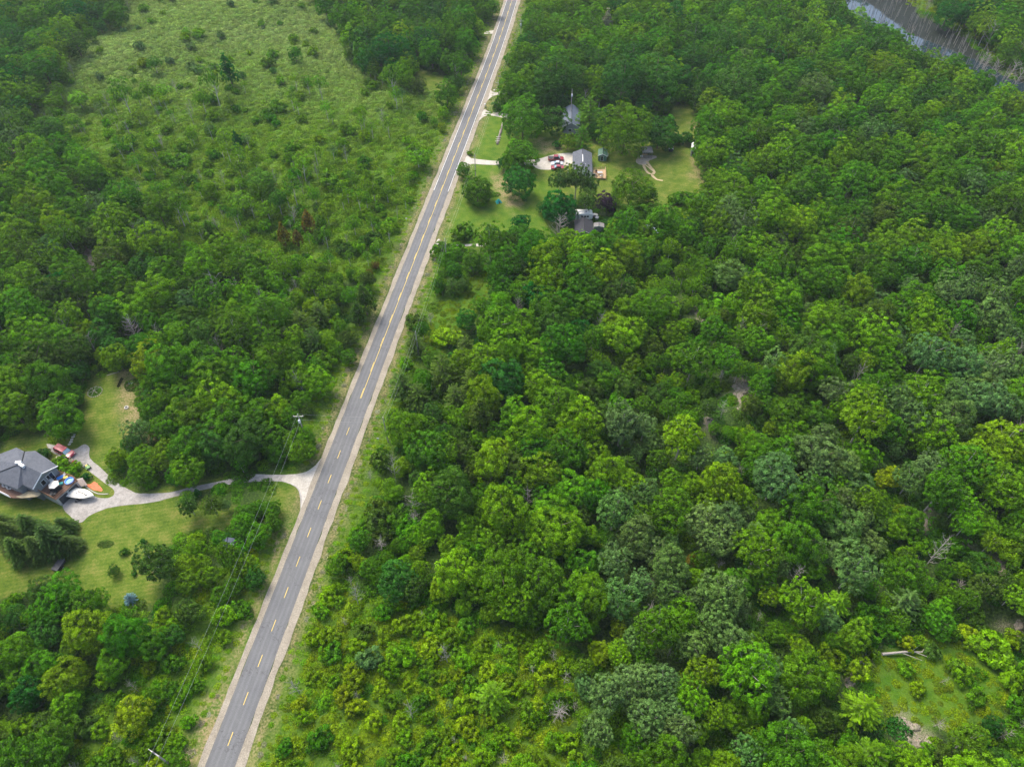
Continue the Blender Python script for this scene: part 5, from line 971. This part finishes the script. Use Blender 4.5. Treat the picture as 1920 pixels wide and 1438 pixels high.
car('maroon car, the nearest of three vehicles by the bungalow', (1055, 313.5), (1035, 313.5), 4.6, MAROON, 'sedan', group='vehicles parked by the grey-roofed bungalow')
# riding mower
p = W_(164, 875, .4); t = thing('riding_mower', 'small green riding mower on the gravel beside the house', 'mower', (p.x, p.y, .03), -.7)
MB().side([(-.1, .35), (-.1, .7), (.75, .62), (.8, .35)], -.25, .25).build('bonnet', GREENP, t, .04); MB().box(-.8, .1, -.42, .42, .3, .42).build('frame', GREENP, t, .03); MB().box(-.65, -.2, -.22, .22, .42, .6).build('seat', YELP, t, .03); MB().box(-.3, .45, -.55, .55, .12, .28).build('deck', GREENP, t, .03)
for x, y, r_ in ((.6, .38, .2), (.6, -.38, .2), (-.55, .42, .28), (-.55, -.42, .28)): wheel(t, x, y, r_, .2)
MB().tube([(-.05, 0, .65), (-.2, 0, .9), (-.28, 0, .92)], .03, 5).build('steering_wheel', BLACK, t)
# boat on its trailer
a_, b_ = W_(137.5, 925, .9), W_(171, 930, .9); c = (a_ + b_) / 2; ang = math.atan2((b_ - a_).y, (b_ - a_).x); LB = 6.2
t = thing('motor_boat', 'white-covered boat with a dark marking on the gravel yard', 'boat', (c.x, c.y, .5), ang)
def bsec(x, k=1.0):
    u = (x + LB / 2) / LB; return 1.22 * (1 - max(0, (u - .45) / .55) ** 2.2) * k + .02
st = [(-LB / 2 + LB * i / 14) for i in range(15)]
mb = MB(); V_ = []; n_ = 7
for x in st:
    w = bsec(x)
    for k in range(n_): q_ = -1 + 2 * k / (n_ - 1); V_.append((x, w * q_, .12 + .75 * abs(q_) ** 1.5))
mb.add(V_, [[i * n_ + k, i * n_ + k + 1, (i + 1) * n_ + k + 1, (i + 1) * n_ + k] for i in range(14) for k in range(n_ - 1)] + [list(range(n_))]); mb.build('hull', WHITE, t)
mb = MB(); V_ = []
for x in st:
    w = bsec(x, 1.03)
    for k in range(n_): q_ = -1 + 2 * k / (n_ - 1); V_.append((x, w * q_, .885 + .45 * (1 - abs(q_) ** 1.6) * math.sin(math.pi * min(1, (x + LB / 2) / LB * .9 + .1)) ** .5))
mb.add(V_, [[i * n_ + k, i * n_ + k + 1, (i + 1) * n_ + k + 1, (i + 1) * n_ + k] for i in range(14) for k in range(n_ - 1)]); cv = mb.build('cover', CREAM, t)
for pl, w in (([(-.9, -.35), (-.55, .1), (.1, .05), (.9, -.1), (1.5, -.42)], .1), ([(-.55, .1), (-.75, .65)], .1), ([(1.5, -.42), (1.75, -.2)], .1)):
    MB().tube([(x, y, 1.33 - abs(y) * .25 - max(0, x) * .06) for x, y in pl], w, 4).build('marking', BLACK, cv)
MB().box(-LB / 2 - .45, -LB / 2, -.25, .25, .3, .9).build('outboard', BLACK, t, .05)
t2 = thing('boat_trailer', 'metal trailer under the white-covered boat', 'trailer', (c.x, c.y, .03), ang)
for y in (-.7, .7): MB().tube([(-2.4, y, .45), (1.2, y, .45), (3.6, 0, .45)], .06, 4).build('frame_rail', METAL, t2)
for y in (-1.0, 1.0): wheel(t2, -.9, y, .3, .2)
MB().tube([(-.9, -1, .3), (-.9, 1, .3)], .05, 5).build('axle', METAL, t2)
p = W_(147, 940, .2)
t = thing('wheel_dolly', 'small black wheeled dolly lying beside the covered boat', 'dolly', (p.x, p.y, .03), .5)
MB().box(-.5, .5, -.06, .06, .2, .3).build('beam', BLACK, t)
for x in (-.5, .5): wheel(t, x, .15, .22, .16)
# black trailer on the lawn
a_, b_ = W_(105, 1068, .5), W_(116, 1053, .5); c = (a_ + b_) / 2; t = thing('utility_trailer', 'black covered utility trailer parked on the near lawn', 'trailer', (c.x, c.y, 0), math.atan2((b_ - a_).y, (b_ - a_).x))
MB().box(-1.3, 1.3, -.75, .75, .4, .95).build('bed', BLACK, t, .04); MB().box(-1.32, 1.32, -.77, .77, .952, 1.0).build('tonneau', mat("grey_tonneau", (.06, .06, .065), .6), t, .02)
for y in (-.9, .9): wheel(t, -.1, y, .3, .2)
MB().tube([(1.3, 0, .45), (2.3, 0, .45)], .06, 4).build('tongue', METAL, t)
# --- simple gabled buildings; ridge runs from A towards B
def gable(name, label, Apx, Bpx, Cpx, he, hr, wm, rm, windows=(), over=.4, cat='house'):
    a_, b_, c_ = (W_(*q, he) for q in (Apx, Bpx, Cpx)); yv = (b_ - a_); Ln = yv.length; yv.normalize(); xv = Vector((yv.y, -yv.x, 0)); Wn = abs((c_ - a_).dot(xv))
    t = thing(name, label, cat, (a_.x, a_.y, 0), math.atan2(xv.y, xv.x))
    o_ = over; MB().side([(o_, 0), (o_, he - .05), (Wn / 2, hr - .2), (Wn - o_, he - .05), (Wn - o_, 0)], o_, Ln - o_).build('wall', wm, t)
    pr = [(0, he), (Wn / 2, hr), (Wn, he), (Wn, he - .14), (Wn / 2, hr - .16), (0, he - .14)]; r = MB().side(pr, 0, Ln).build('roof', rm, t)
    MB().tube([(Wn / 2, -.02, hr + .02), (Wn / 2, Ln + .02, hr + .02)], .09, 4).build('ridge_cap', BLACK, r)
    MB().side([(0, he - .02), (Wn / 2, hr - .02), (Wn, he - .02), (Wn, he - .25), (Wn / 2, hr - .25), (0, he - .25)], -.06, -.003).build('bargeboard', WHITE, t)
    for (x, z0, z1, w, nm) in windows:
        m1 = MB().box(x - w / 2 - .08, x + w / 2 + .08, o_ - .05, o_ - .003, z0 - .08, z1 + .08).build(nm, WHITE, t); MB().box(x - w / 2, x + w / 2, o_ - .08, o_ - .053, z0, z1).build('pane', GLASS, m1)
    return t, Wn, Ln
t, Wn, Ln = gable('bungalow', 'grey-roofed bungalow with white gable beside the parked vehicles', (1073.6, 322), (1073.6, 286), (1111, 322), 2.8, 4.4, WHITE, ROOFM, ((2.2, .9, 2.0, 1.2, 'window'), (5.2, .1, 2.1, 1.0, 'door'), (7.4, .9, 2.0, 1.2, 'window')), .3)
MB().box(Wn / 2 - .12, Wn / 2 + .12, Ln * .3, Ln * .68, 4.42, 4.52).build('ridge_skylight', WHITE, t); MB().lathe([(.12, 3.9), (.12, 4.7)], 8, (Wn * .64, Ln * .16)).build('flue', WHITE, t)
t, _, _ = gable('yard_house', 'house with a blue-grey metal roof half hidden between yard trees', (1054, 238), (1056, 203), (1088, 238), 3.0, 4.8, SIDING, ROOFB, ((3, 1, 2, 1.2, 'window'),))
t, _, _ = gable('dark_house', 'dark-roofed house almost hidden by trees in front of the camper', (1078, 440), (1077, 414), (1113, 440), 2.4, 3.9, SIDING, mat("charcoal_shingle", (.034, .035, .042), .85, var=.2, scale=1.5), ((3, 1, 2, 1.2, 'window'),))
t, _, _ = gable('lean_shed', 'low grey-roofed annex right of the dark-roofed house', (1113, 425), (1113, 418), (1133, 425), 2.2, 2.6, SIDING, mat("weathered_roof", (.2, .19, .18), .8), (), .2, 'shed')
t, _, _ = gable('green_shed', 'small green-roofed shed behind the grey-roofed bungalow', (1121, 292), (1122, 280), (1139, 292), 2.2, 3.0, mat("green_siding", (.08, .16, .11), .7), ROOFG, ((1.6, .1, 1.9, .9, 'door'),), .2, 'shed')
t, _, _ = gable('road_shed', 'small grey-roofed shed among bushes near the road', (415, 1022), (417, 1011), (438, 1022), 2.2, 2.9, SIDING, ROOFB, (), .2, 'shed')
t, _, _ = gable('garden_shed', 'small white garden shed at the right edge of the mown yard', (1296, 283), (1297, 269), (1304, 283), 2.1, 2.8, SIDING, WHITE, ((.7, .1, 1.8, .7, 'door'),), .1, 'shed')
t, _, _ = gable('hen_house', 'tiny dark grey hutch between dark yard trees and hedge', (1254, 279), (1254, 272), (1263, 279), 1.3, 1.8, BLACK, GREYW, (), .1, 'hutch')
# bungalow's rear deck with its furniture
q_ = [W_(*p, .5) for p in ((1112, 319), (1135, 317), (1136, 335), (1113, 334))]; base = q_[0]; t = thing('timber_deck', 'pale timber deck beside the white gable of the bungalow', 'deck', (base.x, base.y, 0))
mb = MB(); mb.prism([(p.x, p.y) for p in q_][::-1], .38, .5); part(mb, 'floor', TANW, t); mb = MB()
for a_, b_ in ((q_[0], q_[1]), (q_[1], q_[2]), (q_[2], q_[3])):
    for z_ in (.35, .85): mb.tube([a_ + Vector((0, 0, z_)), b_ + Vector((0, 0, z_))], .07, 4)
    for k in range(5): p = a_.lerp(b_, k / 4); mb.tube([p, p + Vector((0, 0, .9))], .07, 4)
part(mb, 'railing', TANW, t)
for p in q_: mb = MB(); mb.tube([(p.x, p.y, 0), (p.x, p.y, .38)], .08, 4); part(mb, 'post', TANW, t)
for px, py, m_, lb in ((1125, 324, METAL, 'grey patio table on the pale timber deck'), ):
    t = furn('deck_table', lb, 'table', px, py, 1.1); t.location.z = .5; MB().box(-.9, .9, -.6, .6, .7, .76).build('top', m_, t)
    for x in (-.8, .8):
        for y in (-.5, .5): MB().tube([(x, y, 0), (x, y, .7)], .04, 4).build('leg', m_, t)
for k, (px, py) in enumerate(((1118, 323), (1118, 329), (1127, 330))):
    t = furn('timber_chair', ('chair left of the grey table on the timber deck', 'chair at the near left corner of the timber deck', 'chair in front of the grey table on the timber deck')[k], 'chair', px, py, .9, k * 1.8, 'chairs on the timber deck'); t.location.z = .5; chair(t, (DECKW, BLACK, WHITE)[k])
for k, (px, py) in enumerate(((1124, 291), (1127, 292), (1139, 291))):
    p = W_(px, py, .4); t = thing('water_butt', ('left white drum before the green shed', 'middle white drum before the green shed', 'right white drum beside the green shed')[k], 'drum', (p.x, p.y, 0), 0, 'white drums at the green shed'); MB().lathe([(.28, 0), (.32, .4), (.28, .9)], 10).build('barrel', WHITE, t); MB().lathe([(.29, .905), (.29, .95)], 10).build('lid', WHITE, t)
# low white fence left of the bungalow
a_, b_ = W_(1065, 302, .5), W_(1065, 325, .5); t = thing('picket_fence', 'short white picket fence left of the grey-roofed bungalow', 'fence', (a_.x, a_.y, 0)); mb = MB()
for z_ in (.3, .8): mb.tube([(a_.x, a_.y, z_), (b_.x, b_.y, z_)], .06, 4)
part(mb, 'rail', WHITE, t)
for k in range(7): p = a_.lerp(b_, k / 6); mb = MB(); mb.tube([(p.x, p.y, 0), (p.x, p.y, 1)], .07, 4); part(mb, 'post', WHITE, t)
# camper
a_, b_ = W_(1078, 404, 1.6), W_(1111, 404, 1.6); c = (a_ + b_) / 2; Lc = (b_ - a_).length * .98; t = thing('camper_trailer', 'long white camper trailer parked behind the dark-roofed house', 'camper', (c.x, c.y, 0), math.atan2((b_ - a_).y, (b_ - a_).x))
MB().side([(-Lc / 2, .6), (-Lc / 2, 2.9), (-Lc / 2 + .3, 3.1), (Lc / 2 - .5, 3.1), (Lc / 2, 2.6), (Lc / 2, 1.2), (Lc / 2 - .4, .6)], -1.25, 1.25).build('body', mat("camper_white", (.82, .82, .8), .45, var=.04), t, .08)
for x in (-.6, .35, Lc / 2 - 1.6): MB().box(x - .35, x + .35, -1.28, -1.253, 1.7, 2.3).build('window', GLASS, t)
MB().box(-2.3, -1.6, -1.28, -1.253, .8, 2.6).build('door', METAL, t)
for x, m_ in ((-Lc / 4, WHITE), (Lc / 4, WHITE)): MB().box(x - .4, x + .4, -.4, .4, 3.102, 3.3).build('roof_vent', m_, t, .04)
MB().box(.5, .9, -.3, .1, 3.102, 3.16).build('skylight', BLACK, t); MB().box(-1.2, -.5, -1.9, -1.27, 2.4, 2.46).build('awning_box', BLACK, t)
for x in (-.7, .3): wheel(t, x, -1.05, .36, .24); wheel(t, x, 1.05, .36, .24)
for k, (px, py, m_) in enumerate(((1113, 404, WHITE), (1117, 405.5, CREAM), (1115, 409, BLACK), (1119, 411, METAL))):
    p = W_(px, py, .5); t = thing('storage_crate', ('white crate touching the right end of the camper', 'cream crate second right of the camper', 'black crate in front of the white camper crates', 'metal crate farthest right of the camper')[k], 'crate', (p.x, p.y, 0), k * .4, 'crates beside the camper')
    MB().box(-.6, .6, -.45, .45, 0, .9 + .1 * k).build('box', m_, t, .04); MB().box(-.63, .63, -.48, .48, .902 + .1 * k, .98 + .1 * k).build('lid', m_, t, .02)
for k, (px, py, m_) in enumerate(((1117, 428, CREAM), (1122, 431, TANW), (1125, 427, CREAM), (1119, 434, TANW))):
    p = W_(px, py, .4); t = thing('lumber_stack', ('cream stack nearest the low grey annex', 'tan stack in the middle of the clutter by the annex', 'cream stack right of the low grey annex', 'tan stack lowest of the clutter by the annex')[k], 'stack', (p.x, p.y, 0), k * .7, 'stacks beside the low annex')
    MB().box(-.9, .9, -.35, .35, 0, .3).build('lower_boards', m_, t); MB().box(-.8, .85, -.3, .33, .302, .6).build('upper_boards', m_, t)
# pale tarp
p = W_(1220, 433, 2.0); t = thing('tarp_shelter', 'pale blue tarp draped over a frame among the trees', 'tarp', (p.x, p.y, 0), .5); mb = MB(); g = random.Random(3); n_ = 9; V_ = []
for i in range(n_):
    for j in range(n_): u, v = i / 8 - .5, j / 8 - .5; V_.append((u * 4.2 + g.uniform(-.15, .15), v * 4.4 + g.uniform(-.15, .15), 3.0 - 2.6 * abs(u) ** 1.4 + .8 * v + g.uniform(-.1, .1)))
mb.add(V_, [[i * n_ + j, i * n_ + j + 1, (i + 1) * n_ + j + 1, (i + 1) * n_ + j] for i in range(8) for j in range(8)]); mb.build('sheet', PALEB, t)
for x in (-1.8, 1.8):
    for y in (-1.8, 1.8): MB().tube([(x, y, 0), (x * .9, y * .9, 2.0)], .04, 4).build('pole', METAL, t)
# open shelter
a_, b_ = W_(1203, 285, 2.6), W_(1225, 285, 2.6); c = (a_ + b_) / 2; Ls_ = (b_ - a_).length; t = thing('open_shelter', 'open timber shelter with a flat roof on the bare pad', 'shelter', (c.x, c.y, 0), 0); h = Ls_ / 2
MB().side([(-h, 2.4), (-h * .6, 2.75), (h * .6, 2.75), (h, 2.4), (h, 2.3), (-h, 2.3)], -.2, 3.4).build('roof', mat("shelter_roof", (.34, .31, .29), .8), t)
for x in (-h + .3, -h / 3, h / 3, h - .3):
    for y in (0, 3.1): MB().tube([(x, y, 0), (x, y, 2.35)], .1, 5).build('post', GREYW, t)
MB().box(-h + .3, h - .3, 3.12, 3.2, 0, 2.2).build('back_wall', mat("dark_boards", (.06, .05, .045), .9), t); MB().box(-h + .4, h * .2, .8, 1.6, .8, .88).build('counter', TANW, t)
p = W_(1202.5, 293, .4); t = thing('cooler_box', 'white cooler box at the left front of the open shelter', 'box', (p.x, p.y, .03), .2); MB().box(-.45, .45, -.3, .3, 0, .5).build('bin', WHITE, t, .04); MB().box(-.47, .47, -.32, .32, .502, .6).build('lid', WHITE, t, .03)
# log fence
a_, b_ = W_(943, 233, 0), W_(932, 271, 0); t = thing('log_fence', 'weathered stacked-log fence on the mown front yard', 'fence', (a_.x, a_.y, 0)); g = random.Random(4)
for k in range(7):
    p0, p1 = a_.lerp(b_, k / 7), a_.lerp(b_, (k + 1.08) / 7)
    for z_, ox in ((.18, -.22), (.18, .22), (.5, 0)): mb = MB(); mb.tube([p0 + Vector((ox + g.uniform(-.15, .15), 0, z_)), p1 + Vector((ox + g.uniform(-.15, .15), 0, z_))], .19, 6); part(mb, 'log', GREYW, t)
for k in range(3): p = a_.lerp(b_, .72 + k * .1); mb = MB(); mb.tube([(p.x - .9, p.y, .6), (p.x + .9, p.y + .2, .65)], .13, 6); part(mb, 'cross_log', STONE, t)
# tent, small yard pieces
p = W_(935, 377, .5); t = thing('play_tent', 'small teal play tent on the lawn by the flower bed', 'tent', (p.x, p.y, 0), .4); MB().prism([(-1, -.9), (1, -.9), (1, .9), (-1, .9)], 0, 1.3, .08).build('canopy', TEAL, t); MB().add([(-.3, -.92, .02), (.3, -.92, .02), (0, -.42, .8)], [[0, 1, 2]]).build('doorway', BLACK, t)
def bed(name, label, px, py, rx, ry, c_, z=0, sc=.6, ring=False):
    p = W_(px, py, 0); t = thing(name, label, 'flower bed', (p.x, p.y, 0)); o = link('plants', UNDER[0], t); o.scale = (rx / 2.6, ry / 2.6, sc); o['tint'] = tintvar(c_); mb = MB(); n_ = 22
    for k in range(n_):
        a_ = 6.2832 * k / n_; mb.prism([(rx * math.cos(a_) + q_[0], ry * math.sin(a_) + q_[1]) for q_ in ((-.16, -.12), (.16, -.14), (.18, .12), (-.14, .14))], 0, .16, .85)
    if ring: mb.build('stone_edging', mat('dull_stone', (.3, .3, .22), .9), t)
    return t
t = bed('ring_garden', 'ring-shaped garden bed with pale crossing lines on the dry lawn', 178, 735, 1.75, 1.75, 'm', sc=.5, ring=True)
for a0 in (.75, 2.5, 1.6): MB().tube([(1.6 * math.cos(a0), 1.6 * math.sin(a0), .62), (-1.6 * math.cos(a0), -1.6 * math.sin(a0), .62)], .07, 4).build('pale_rail', MATS['dull_stone'], t)
bed('oval_bed', 'low oval flower bed on the near lawn', 198, 1020, 1.9, 1.0, 'o', sc=.35)
bed('lawn_bed', 'leafy bed behind the teal play tent', 925, 366, 2.6, 1.6, 'm', sc=.7); bed('drive_bed', 'small reddish bed right of the bushes by the lower drive', 895, 444, 1.8, .9, 'o', sc=.4)
p = W_(237, 764, .1); t = thing('fire_ring', 'small pale fire ring on bare soil of the dry lawn', 'fire pit', (p.x, p.y, 0)); MB().lathe([(.55, 0), (.55, .25), (.35, .25), (.35, 0)], 12).build('ring', STONE, t); MB().lathe([(.34, .02), (.34, .06)], 12).build('ash', BLACK, t)
p = W_(245, 718, .3); t = thing('trough', 'small pale trough at the upper right corner of the dry lawn', 'trough', (p.x, p.y, 0)); MB().box(-.5, .5, -.3, .3, .1, .45).build('basin', mat("pale_teal", (.4, .55, .5), .5), t, .05); MB().box(-.4, .4, -.2, .2, .452, .46).build('water', GLASS, t)
a_, b_ = W_(222, 723, .1), W_(228, 711, .1); t = thing('brush_pile', 'dark narrow brush pile near the top of the dry lawn', 'brush pile', (a_.x, a_.y, 0))
for k in range(4): p = a_.lerp(b_, k / 3); o = link('twigs', UNDER[k % 4], t); o.location = (p.x - a_.x, p.y - a_.y, 0); o.scale = (.16, .2, .4); o['tint'] = [.015, .03, .01, 1]
a_, b_ = W_(200, 704, .1), W_(223, 697, .1); t = thing('fallen_pole', 'thin grey pole lying along the top edge of the dry lawn', 'pole', (a_.x, a_.y, .15)); mb = MB(); mb.tube([a_, b_], .09, 5); part(mb, 'pole', DEADW, t)
for k, (px, py) in enumerate(((130, 833), (133, 828.5), (134.7, 824), (137, 819), (139, 814.5))):
    p = W_(px, py, 0); t = MB().prism([(.42 * math.cos(a_) * (1.2 if k % 2 else 1), .36 * math.sin(a_)) for a_ in (0, 1, 2.1, 3.2, 4.2, 5.3)], 0, .09, .9).build('stepping_stone', STONE); t.location = (p.x, p.y, 0)
    tag(t, f"pale stepping stone, {('nearest', 'second nearest', 'middle', 'second farthest', 'farthest')[k]} of the five leading to the dry lawn", 'stepping stone', 'pale stepping stones')
for k, (px, py, m_, lb) in enumerate(((133, 863, CREAM, 'cream garden ornament in front of the red wagon'), (139, 866, mat("salmon_pot", (.7, .25, .15), .7), 'salmon flower tub at the gravel edge by the red wagon'), (136, 871, CREAM, 'cream pot in the grass below the salmon tub'), (109, 857, CREAM, 'pale pot at the gravel edge behind the house hedge'))):
    p = W_(px, py, .3); t = thing('flower_tub', lb, 'plant pot', (p.x, p.y, 0)); MB().lathe([(.35, 0), (.5, .4), (.45, .42)], 10).build('pot', m_, t); o = link('flowers', TUSS[0], t); o.scale = (.3, .3, .5); o.location = (0, 0, .35); o['tint'] = [.5, .45, .3, 1] if m_ is CREAM else [.6, .2, .15, 1]
# long grey edging below the mulch
pl = smooth([W_(*p, .05)[:2] for p in ((157, 909), (170, 919), (185, 926), (203, 926))], .8); t = thing('garden_edging', 'curved grey edging around the red mulch bed', 'edging', (pl[0][0], pl[0][1], 0)); mb = MB(); mb.tube([(x, y, .1) for x, y in pl], .12, 5); part(mb, 'edging', STONE, t)
# mailboxes and signs
for k, (px, py, lb) in enumerate(((927, 171, 'pale mailbox at the topmost right-hand drive'), (909.5, 198, 'left mailbox by the second drive'), (911, 203, 'right mailbox by the second drive'))):
    p = W_(px, py, .8); t = thing('mailbox', lb, 'mailbox', (p.x, p.y, 0), .3, 'mailboxes beside the road'); MB().tube([(0, 0, 0), (0, 0, 1)], .05, 4).build('post', GREYW, t); MB().side([(-.3, 1), (-.3, 1.3), (0, 1.42), (.3, 1.3), (.3, 1)], -.2, .2).build('box', (CREAM, WHITE, BLACK)[k], t)
for k, (px, py, lb) in enumerate(((762, 412, 'small white marker post in the left verge'), (709, 824, 'pale marker post on the right gravel shoulder'))):
    p = W_(px, py, .6); t = thing('marker_post', lb, 'marker', (p.x, p.y, 0), .2); MB().tube([(0, 0, 0), (0, 0, 1)], .05, 4).build('post', METAL, t); MB().box(-.25, .25, -.03, .03, .7, 1.2).build('plate', WHITE, t)
# --- utility poles and wires
def pole(label, top, h, arm_ang, trans=False, arm=True, group='utility poles'):
    p = W_(*top, h); t = thing('utility_pole', label, 'utility pole', (p.x, p.y, 0), arm_ang, group)
    MB().tube([(0, 0, -.3), (0, 0, h)], [.17, .12], 8).build('pole', POLEW, t)
    if arm:
        c_ = MB().box(-1.2, 1.2, -.07, .07, h - .8, h - .66).build('crossarm', STONE, t)
        for x in (-1.1, 1.1): MB().lathe([(.06, h - .655), (.09, h - .55), (.05, h - .4)], 8, (x, 0)).build('insulator', METAL, c_)
    MB().lathe([(.05, h + .005), (.08, h + .12), (.04, h + .25)], 8).build('top_insulator', METAL, t)
    if trans: MB().lathe([(.2, h - 2.6), (.27, h - 2.5), (.27, h - 1.7), (.2, h - 1.6)], 12, (0, -.42)).build('transformer', WHITE, t)
    return Vector((p.x, p.y, h))
ra = math.atan2(d0.y, d0.x)
pA = pole('pole with crossarm and white transformer left of the road', (558, 777), 10, ra - 1.4, True)
pB = pole('pole right of the road, wired to the transformer pole', (718, 783), 9.5, ra - 1.57, arm=False)
pC = pole('crossarmed utility pole at the bottom edge left of the road', (286, 1409), 10, ra - 1.9)
pD = pole('pole among the roadside bushes below the grassy clearing', (779, 622), 9, ra - 1.57, arm=False)
pE = pole('pole standing beside the lower right-hand drive', (834, 448), 9.5, ra - 1.57, arm=False)
pF = pole('pole at the middle drive near the yard tree', (890, 290), 9.5, ra - 1.57, arm=False)
pG = pole('pole near the topmost right-hand drive', (934, 152), 9.5, ra - 1.57)
pH = pole('farthest utility pole with a white transformer at the wood edge', (977, 37), 10, ra - 1.57, True)
pI = pole('tall pole with a white lamp in front of the yard house', (1073, 168), 13, 0, True, False)
q_ = pC + (pC - pA); pZ = Vector((q_.x, q_.y, 10))
def wire(a_, b_, lb, sag=1.0, r=.013):
    t = thing('power_line', lb, 'wire', (a_.x, a_.y, 0), 0, 'power lines'); mb = MB(); mb.tube([a_.lerp(b_, k / 14) - Vector((0, 0, 4 * sag * (k / 14) * (1 - k / 14))) for k in range(15)], r, 4); part(mb, 'cable', WIRE, t)
up = Vector((0, 0, .15)); lo = Vector((0, 0, -1.9)); sd_ = Vector((1.0, 0, -.5))
wire(pA + up, pB + up, 'upper wire crossing above the road', .3); wire(pA + lo, pB + lo, 'lower wire crossing above the road', .3)
wire(pA + up, pC + up, 'left wire running down from the transformer pole', 1.2); wire(pA + sd_, pC + sd_ * 1.15, 'right wire running down from the transformer pole', 1.6)
wire(pC + up, pZ + up, 'left wire leaving over the bottom edge', 1.2); wire(pC + sd_ * 1.15, pZ + sd_, 'right wire leaving over the bottom edge', 1.6)
for a_, b_, nm in ((pB, pD, 'from the crossing pole to the bushes pole'), (pD, pE, 'from the bushes pole to the lower drive'), (pE, pF, 'between the lower and middle drives'), (pF, pG, 'between the middle and topmost drives'), (pG, pH, 'from topmost drive to farthest pole')):
    wire(a_ + up, b_ + up, 'upper wire ' + nm, .8, .012); wire(a_ + lo, b_ + lo, 'lower wire ' + nm, .9, .012)
# --- rock outcrops
def rockm():
    m, ns, ls = newmat("rock"); n1, n2 = noise(ns, ls, 1.6, 6, rough=.65), noise(ns, ls, 5, 5)
    c = mix(ns, ls, mapr(ns, ls, n2, .35, .65), (.13, .11, .075), (.30, .265, .205)); c = mix(ns, ls, mapr(ns, ls, n1, .52, .62), c, (.06, .1, .02)); c = mix(ns, ls, mapr(ns, ls, n1, .30, .40, 1, 0), c, (.2, .12, .07))
    b = ns.new('ShaderNodeBsdfPrincipled'); b.inputs['Roughness'].default_value = .9; ls.new(c, b.inputs['Base Color']); o = ns.new('ShaderNodeOutputMaterial'); ls.new(b.outputs[0], o.inputs[0]); return m
RK = rockm(); RL_ = ['upper long pale rock scar on the wooded slope', 'largest bare pale rock face on the wooded slope', 'small pale rock below the largest rock face', 'small rock beside trees near the right edge', 'reddish rock slab above the lower clearing', 'pale rock slab at the right edge', 'grey broken rock heap left of the bright clearing', 'reddish stony patch at the lower right', 'pale outcrop in the left-hand woods', 'flat pale rocks at the far left edge', 'rock half cut off by the right edge']
from mathutils import noise as mn
for k, poly in enumerate(ROCKZ):
    cx, cy = sum(p[0] for p in poly) / len(poly), sum(p[1] for p in poly) / len(poly); w3 = [P(*p) for p in poly]; c = sum(w3, Vector()) / len(w3); mb = MB()
    x0_, x1_, y0_, y1_ = min(p.x for p in w3), max(p.x for p in w3), min(p.y for p in w3), max(p.y for p in w3); pl = [(p.x, p.y) for p in w3]; st_ = max(.3, (x1_ - x0_ + y1_ - y0_) / 60); xs2, ys2 = np.meshgrid(np.arange(x0_ - 1, x1_ + 1, st_), np.arange(y0_ - 1, y1_ + 1, st_))
    ins_ = inpoly(xs2, ys2, pl); ed = segdist(xs2, ys2, pl + pl[:1]); ed = np.where(ins_, ed, -ed); tz2 = terr(xs2, ys2); V_ = []; idx2 = {}
    for (i, j), e in np.ndenumerate(ed):
        x, y = float(xs2[i, j]), float(ys2[i, j]); n1 = mn.noise(Vector((x * .55, y * .55, k))); n2 = mn.noise(Vector((x * 1.6, y * 1.6, k + 5)))
        cell = mn.cell(Vector((x * .8 + n1, y * .6, k))) ; e2 = e + n1 * 1.6
        if e2 > -.5: idx2[(i, j)] = len(V_); V_.append((x - c.x + n2 * .2, y - c.y + n1 * .2, float(tz2[i, j]) - c.z - .15 + min(1, max(0, (e2 + .3) / 1.2)) * (.35 + .45 * abs(n1) + .3 * cell + .2 * n2)))
    F_ = [[idx2[q] for q in ((i, j), (i, j + 1), (i + 1, j + 1), (i + 1, j))] for (i, j) in idx2 if (i, j + 1) in idx2 and (i + 1, j) in idx2 and (i + 1, j + 1) in idx2]
    if F_: mb.add(V_, F_); o = mb.build('rock_outcrop', RK); o.location = c; tag(o, RL_[k], 'rock')
# fallen trunk in the lower clearing
a_, b_ = P(1654, 1226, .5), P(1740, 1222, .7); t = thing('fallen_log', 'long pale fallen trunk lying across the lower right clearing', 'log', tuple(a_)); mb = MB(); mb.tube([a_, a_.lerp(b_, .5) + Vector((0, .2, .1)), b_], [.3, .22, .08], 6); part(mb, 'trunk', DEADW, t)
for u, dx, dy in ((.45, 3, -1.6), (.6, 2.5, 1.5), (.75, 2, -1.2), (.85, 1.6, 1.1)): s0_ = a_.lerp(b_, u); mb = MB(); mb.tube([s0_, s0_ + Vector((dx, dy, .5))], [.1, .03], 4); part(mb, 'branch', DEADW, t)
# tall red-brown junk by the wood edge
p = W_(1312, 240, .5); t = thing('rusty_heap', 'rusty dark red scrap heap at the upper right yard corner', 'scrap', (p.x, p.y, 0)); MB().prism([(-2, -1), (1.6, -1.2), (2.2, .8), (-1.4, 1.2)], 0, 1.3, .6).build('base_heap', mat("rust", (.14, .04, .03), .9, var=.5, scale=3), t); MB().box(-.8, 1, -.3, .6, 1.1, 1.9).build('drum', MATS["rust"], t, .1)


# ------------------------------------------------------------------ air
def build_haze():
    m, ns, ls = newmat("haze_air")
    v = ns.new('ShaderNodeVolumePrincipled'); v.inputs['Density'].default_value = HAZE; v.inputs['Color'].default_value = (.82, .93, 1.0, 1); v.inputs['Anisotropy'].default_value = .2
    o = ns.new('ShaderNodeOutputMaterial'); ls.new(v.outputs[0], o.inputs['Volume'])
    mb = MB(); mb.box(-9000, 9000, -9000, 9000, -8, 150); o_ = mb.build("haze", m); tag(o_, kind='stuff'); o_['label'] = 'thin bluish summer haze over the woods'
HAZE = .0001
build_haze()
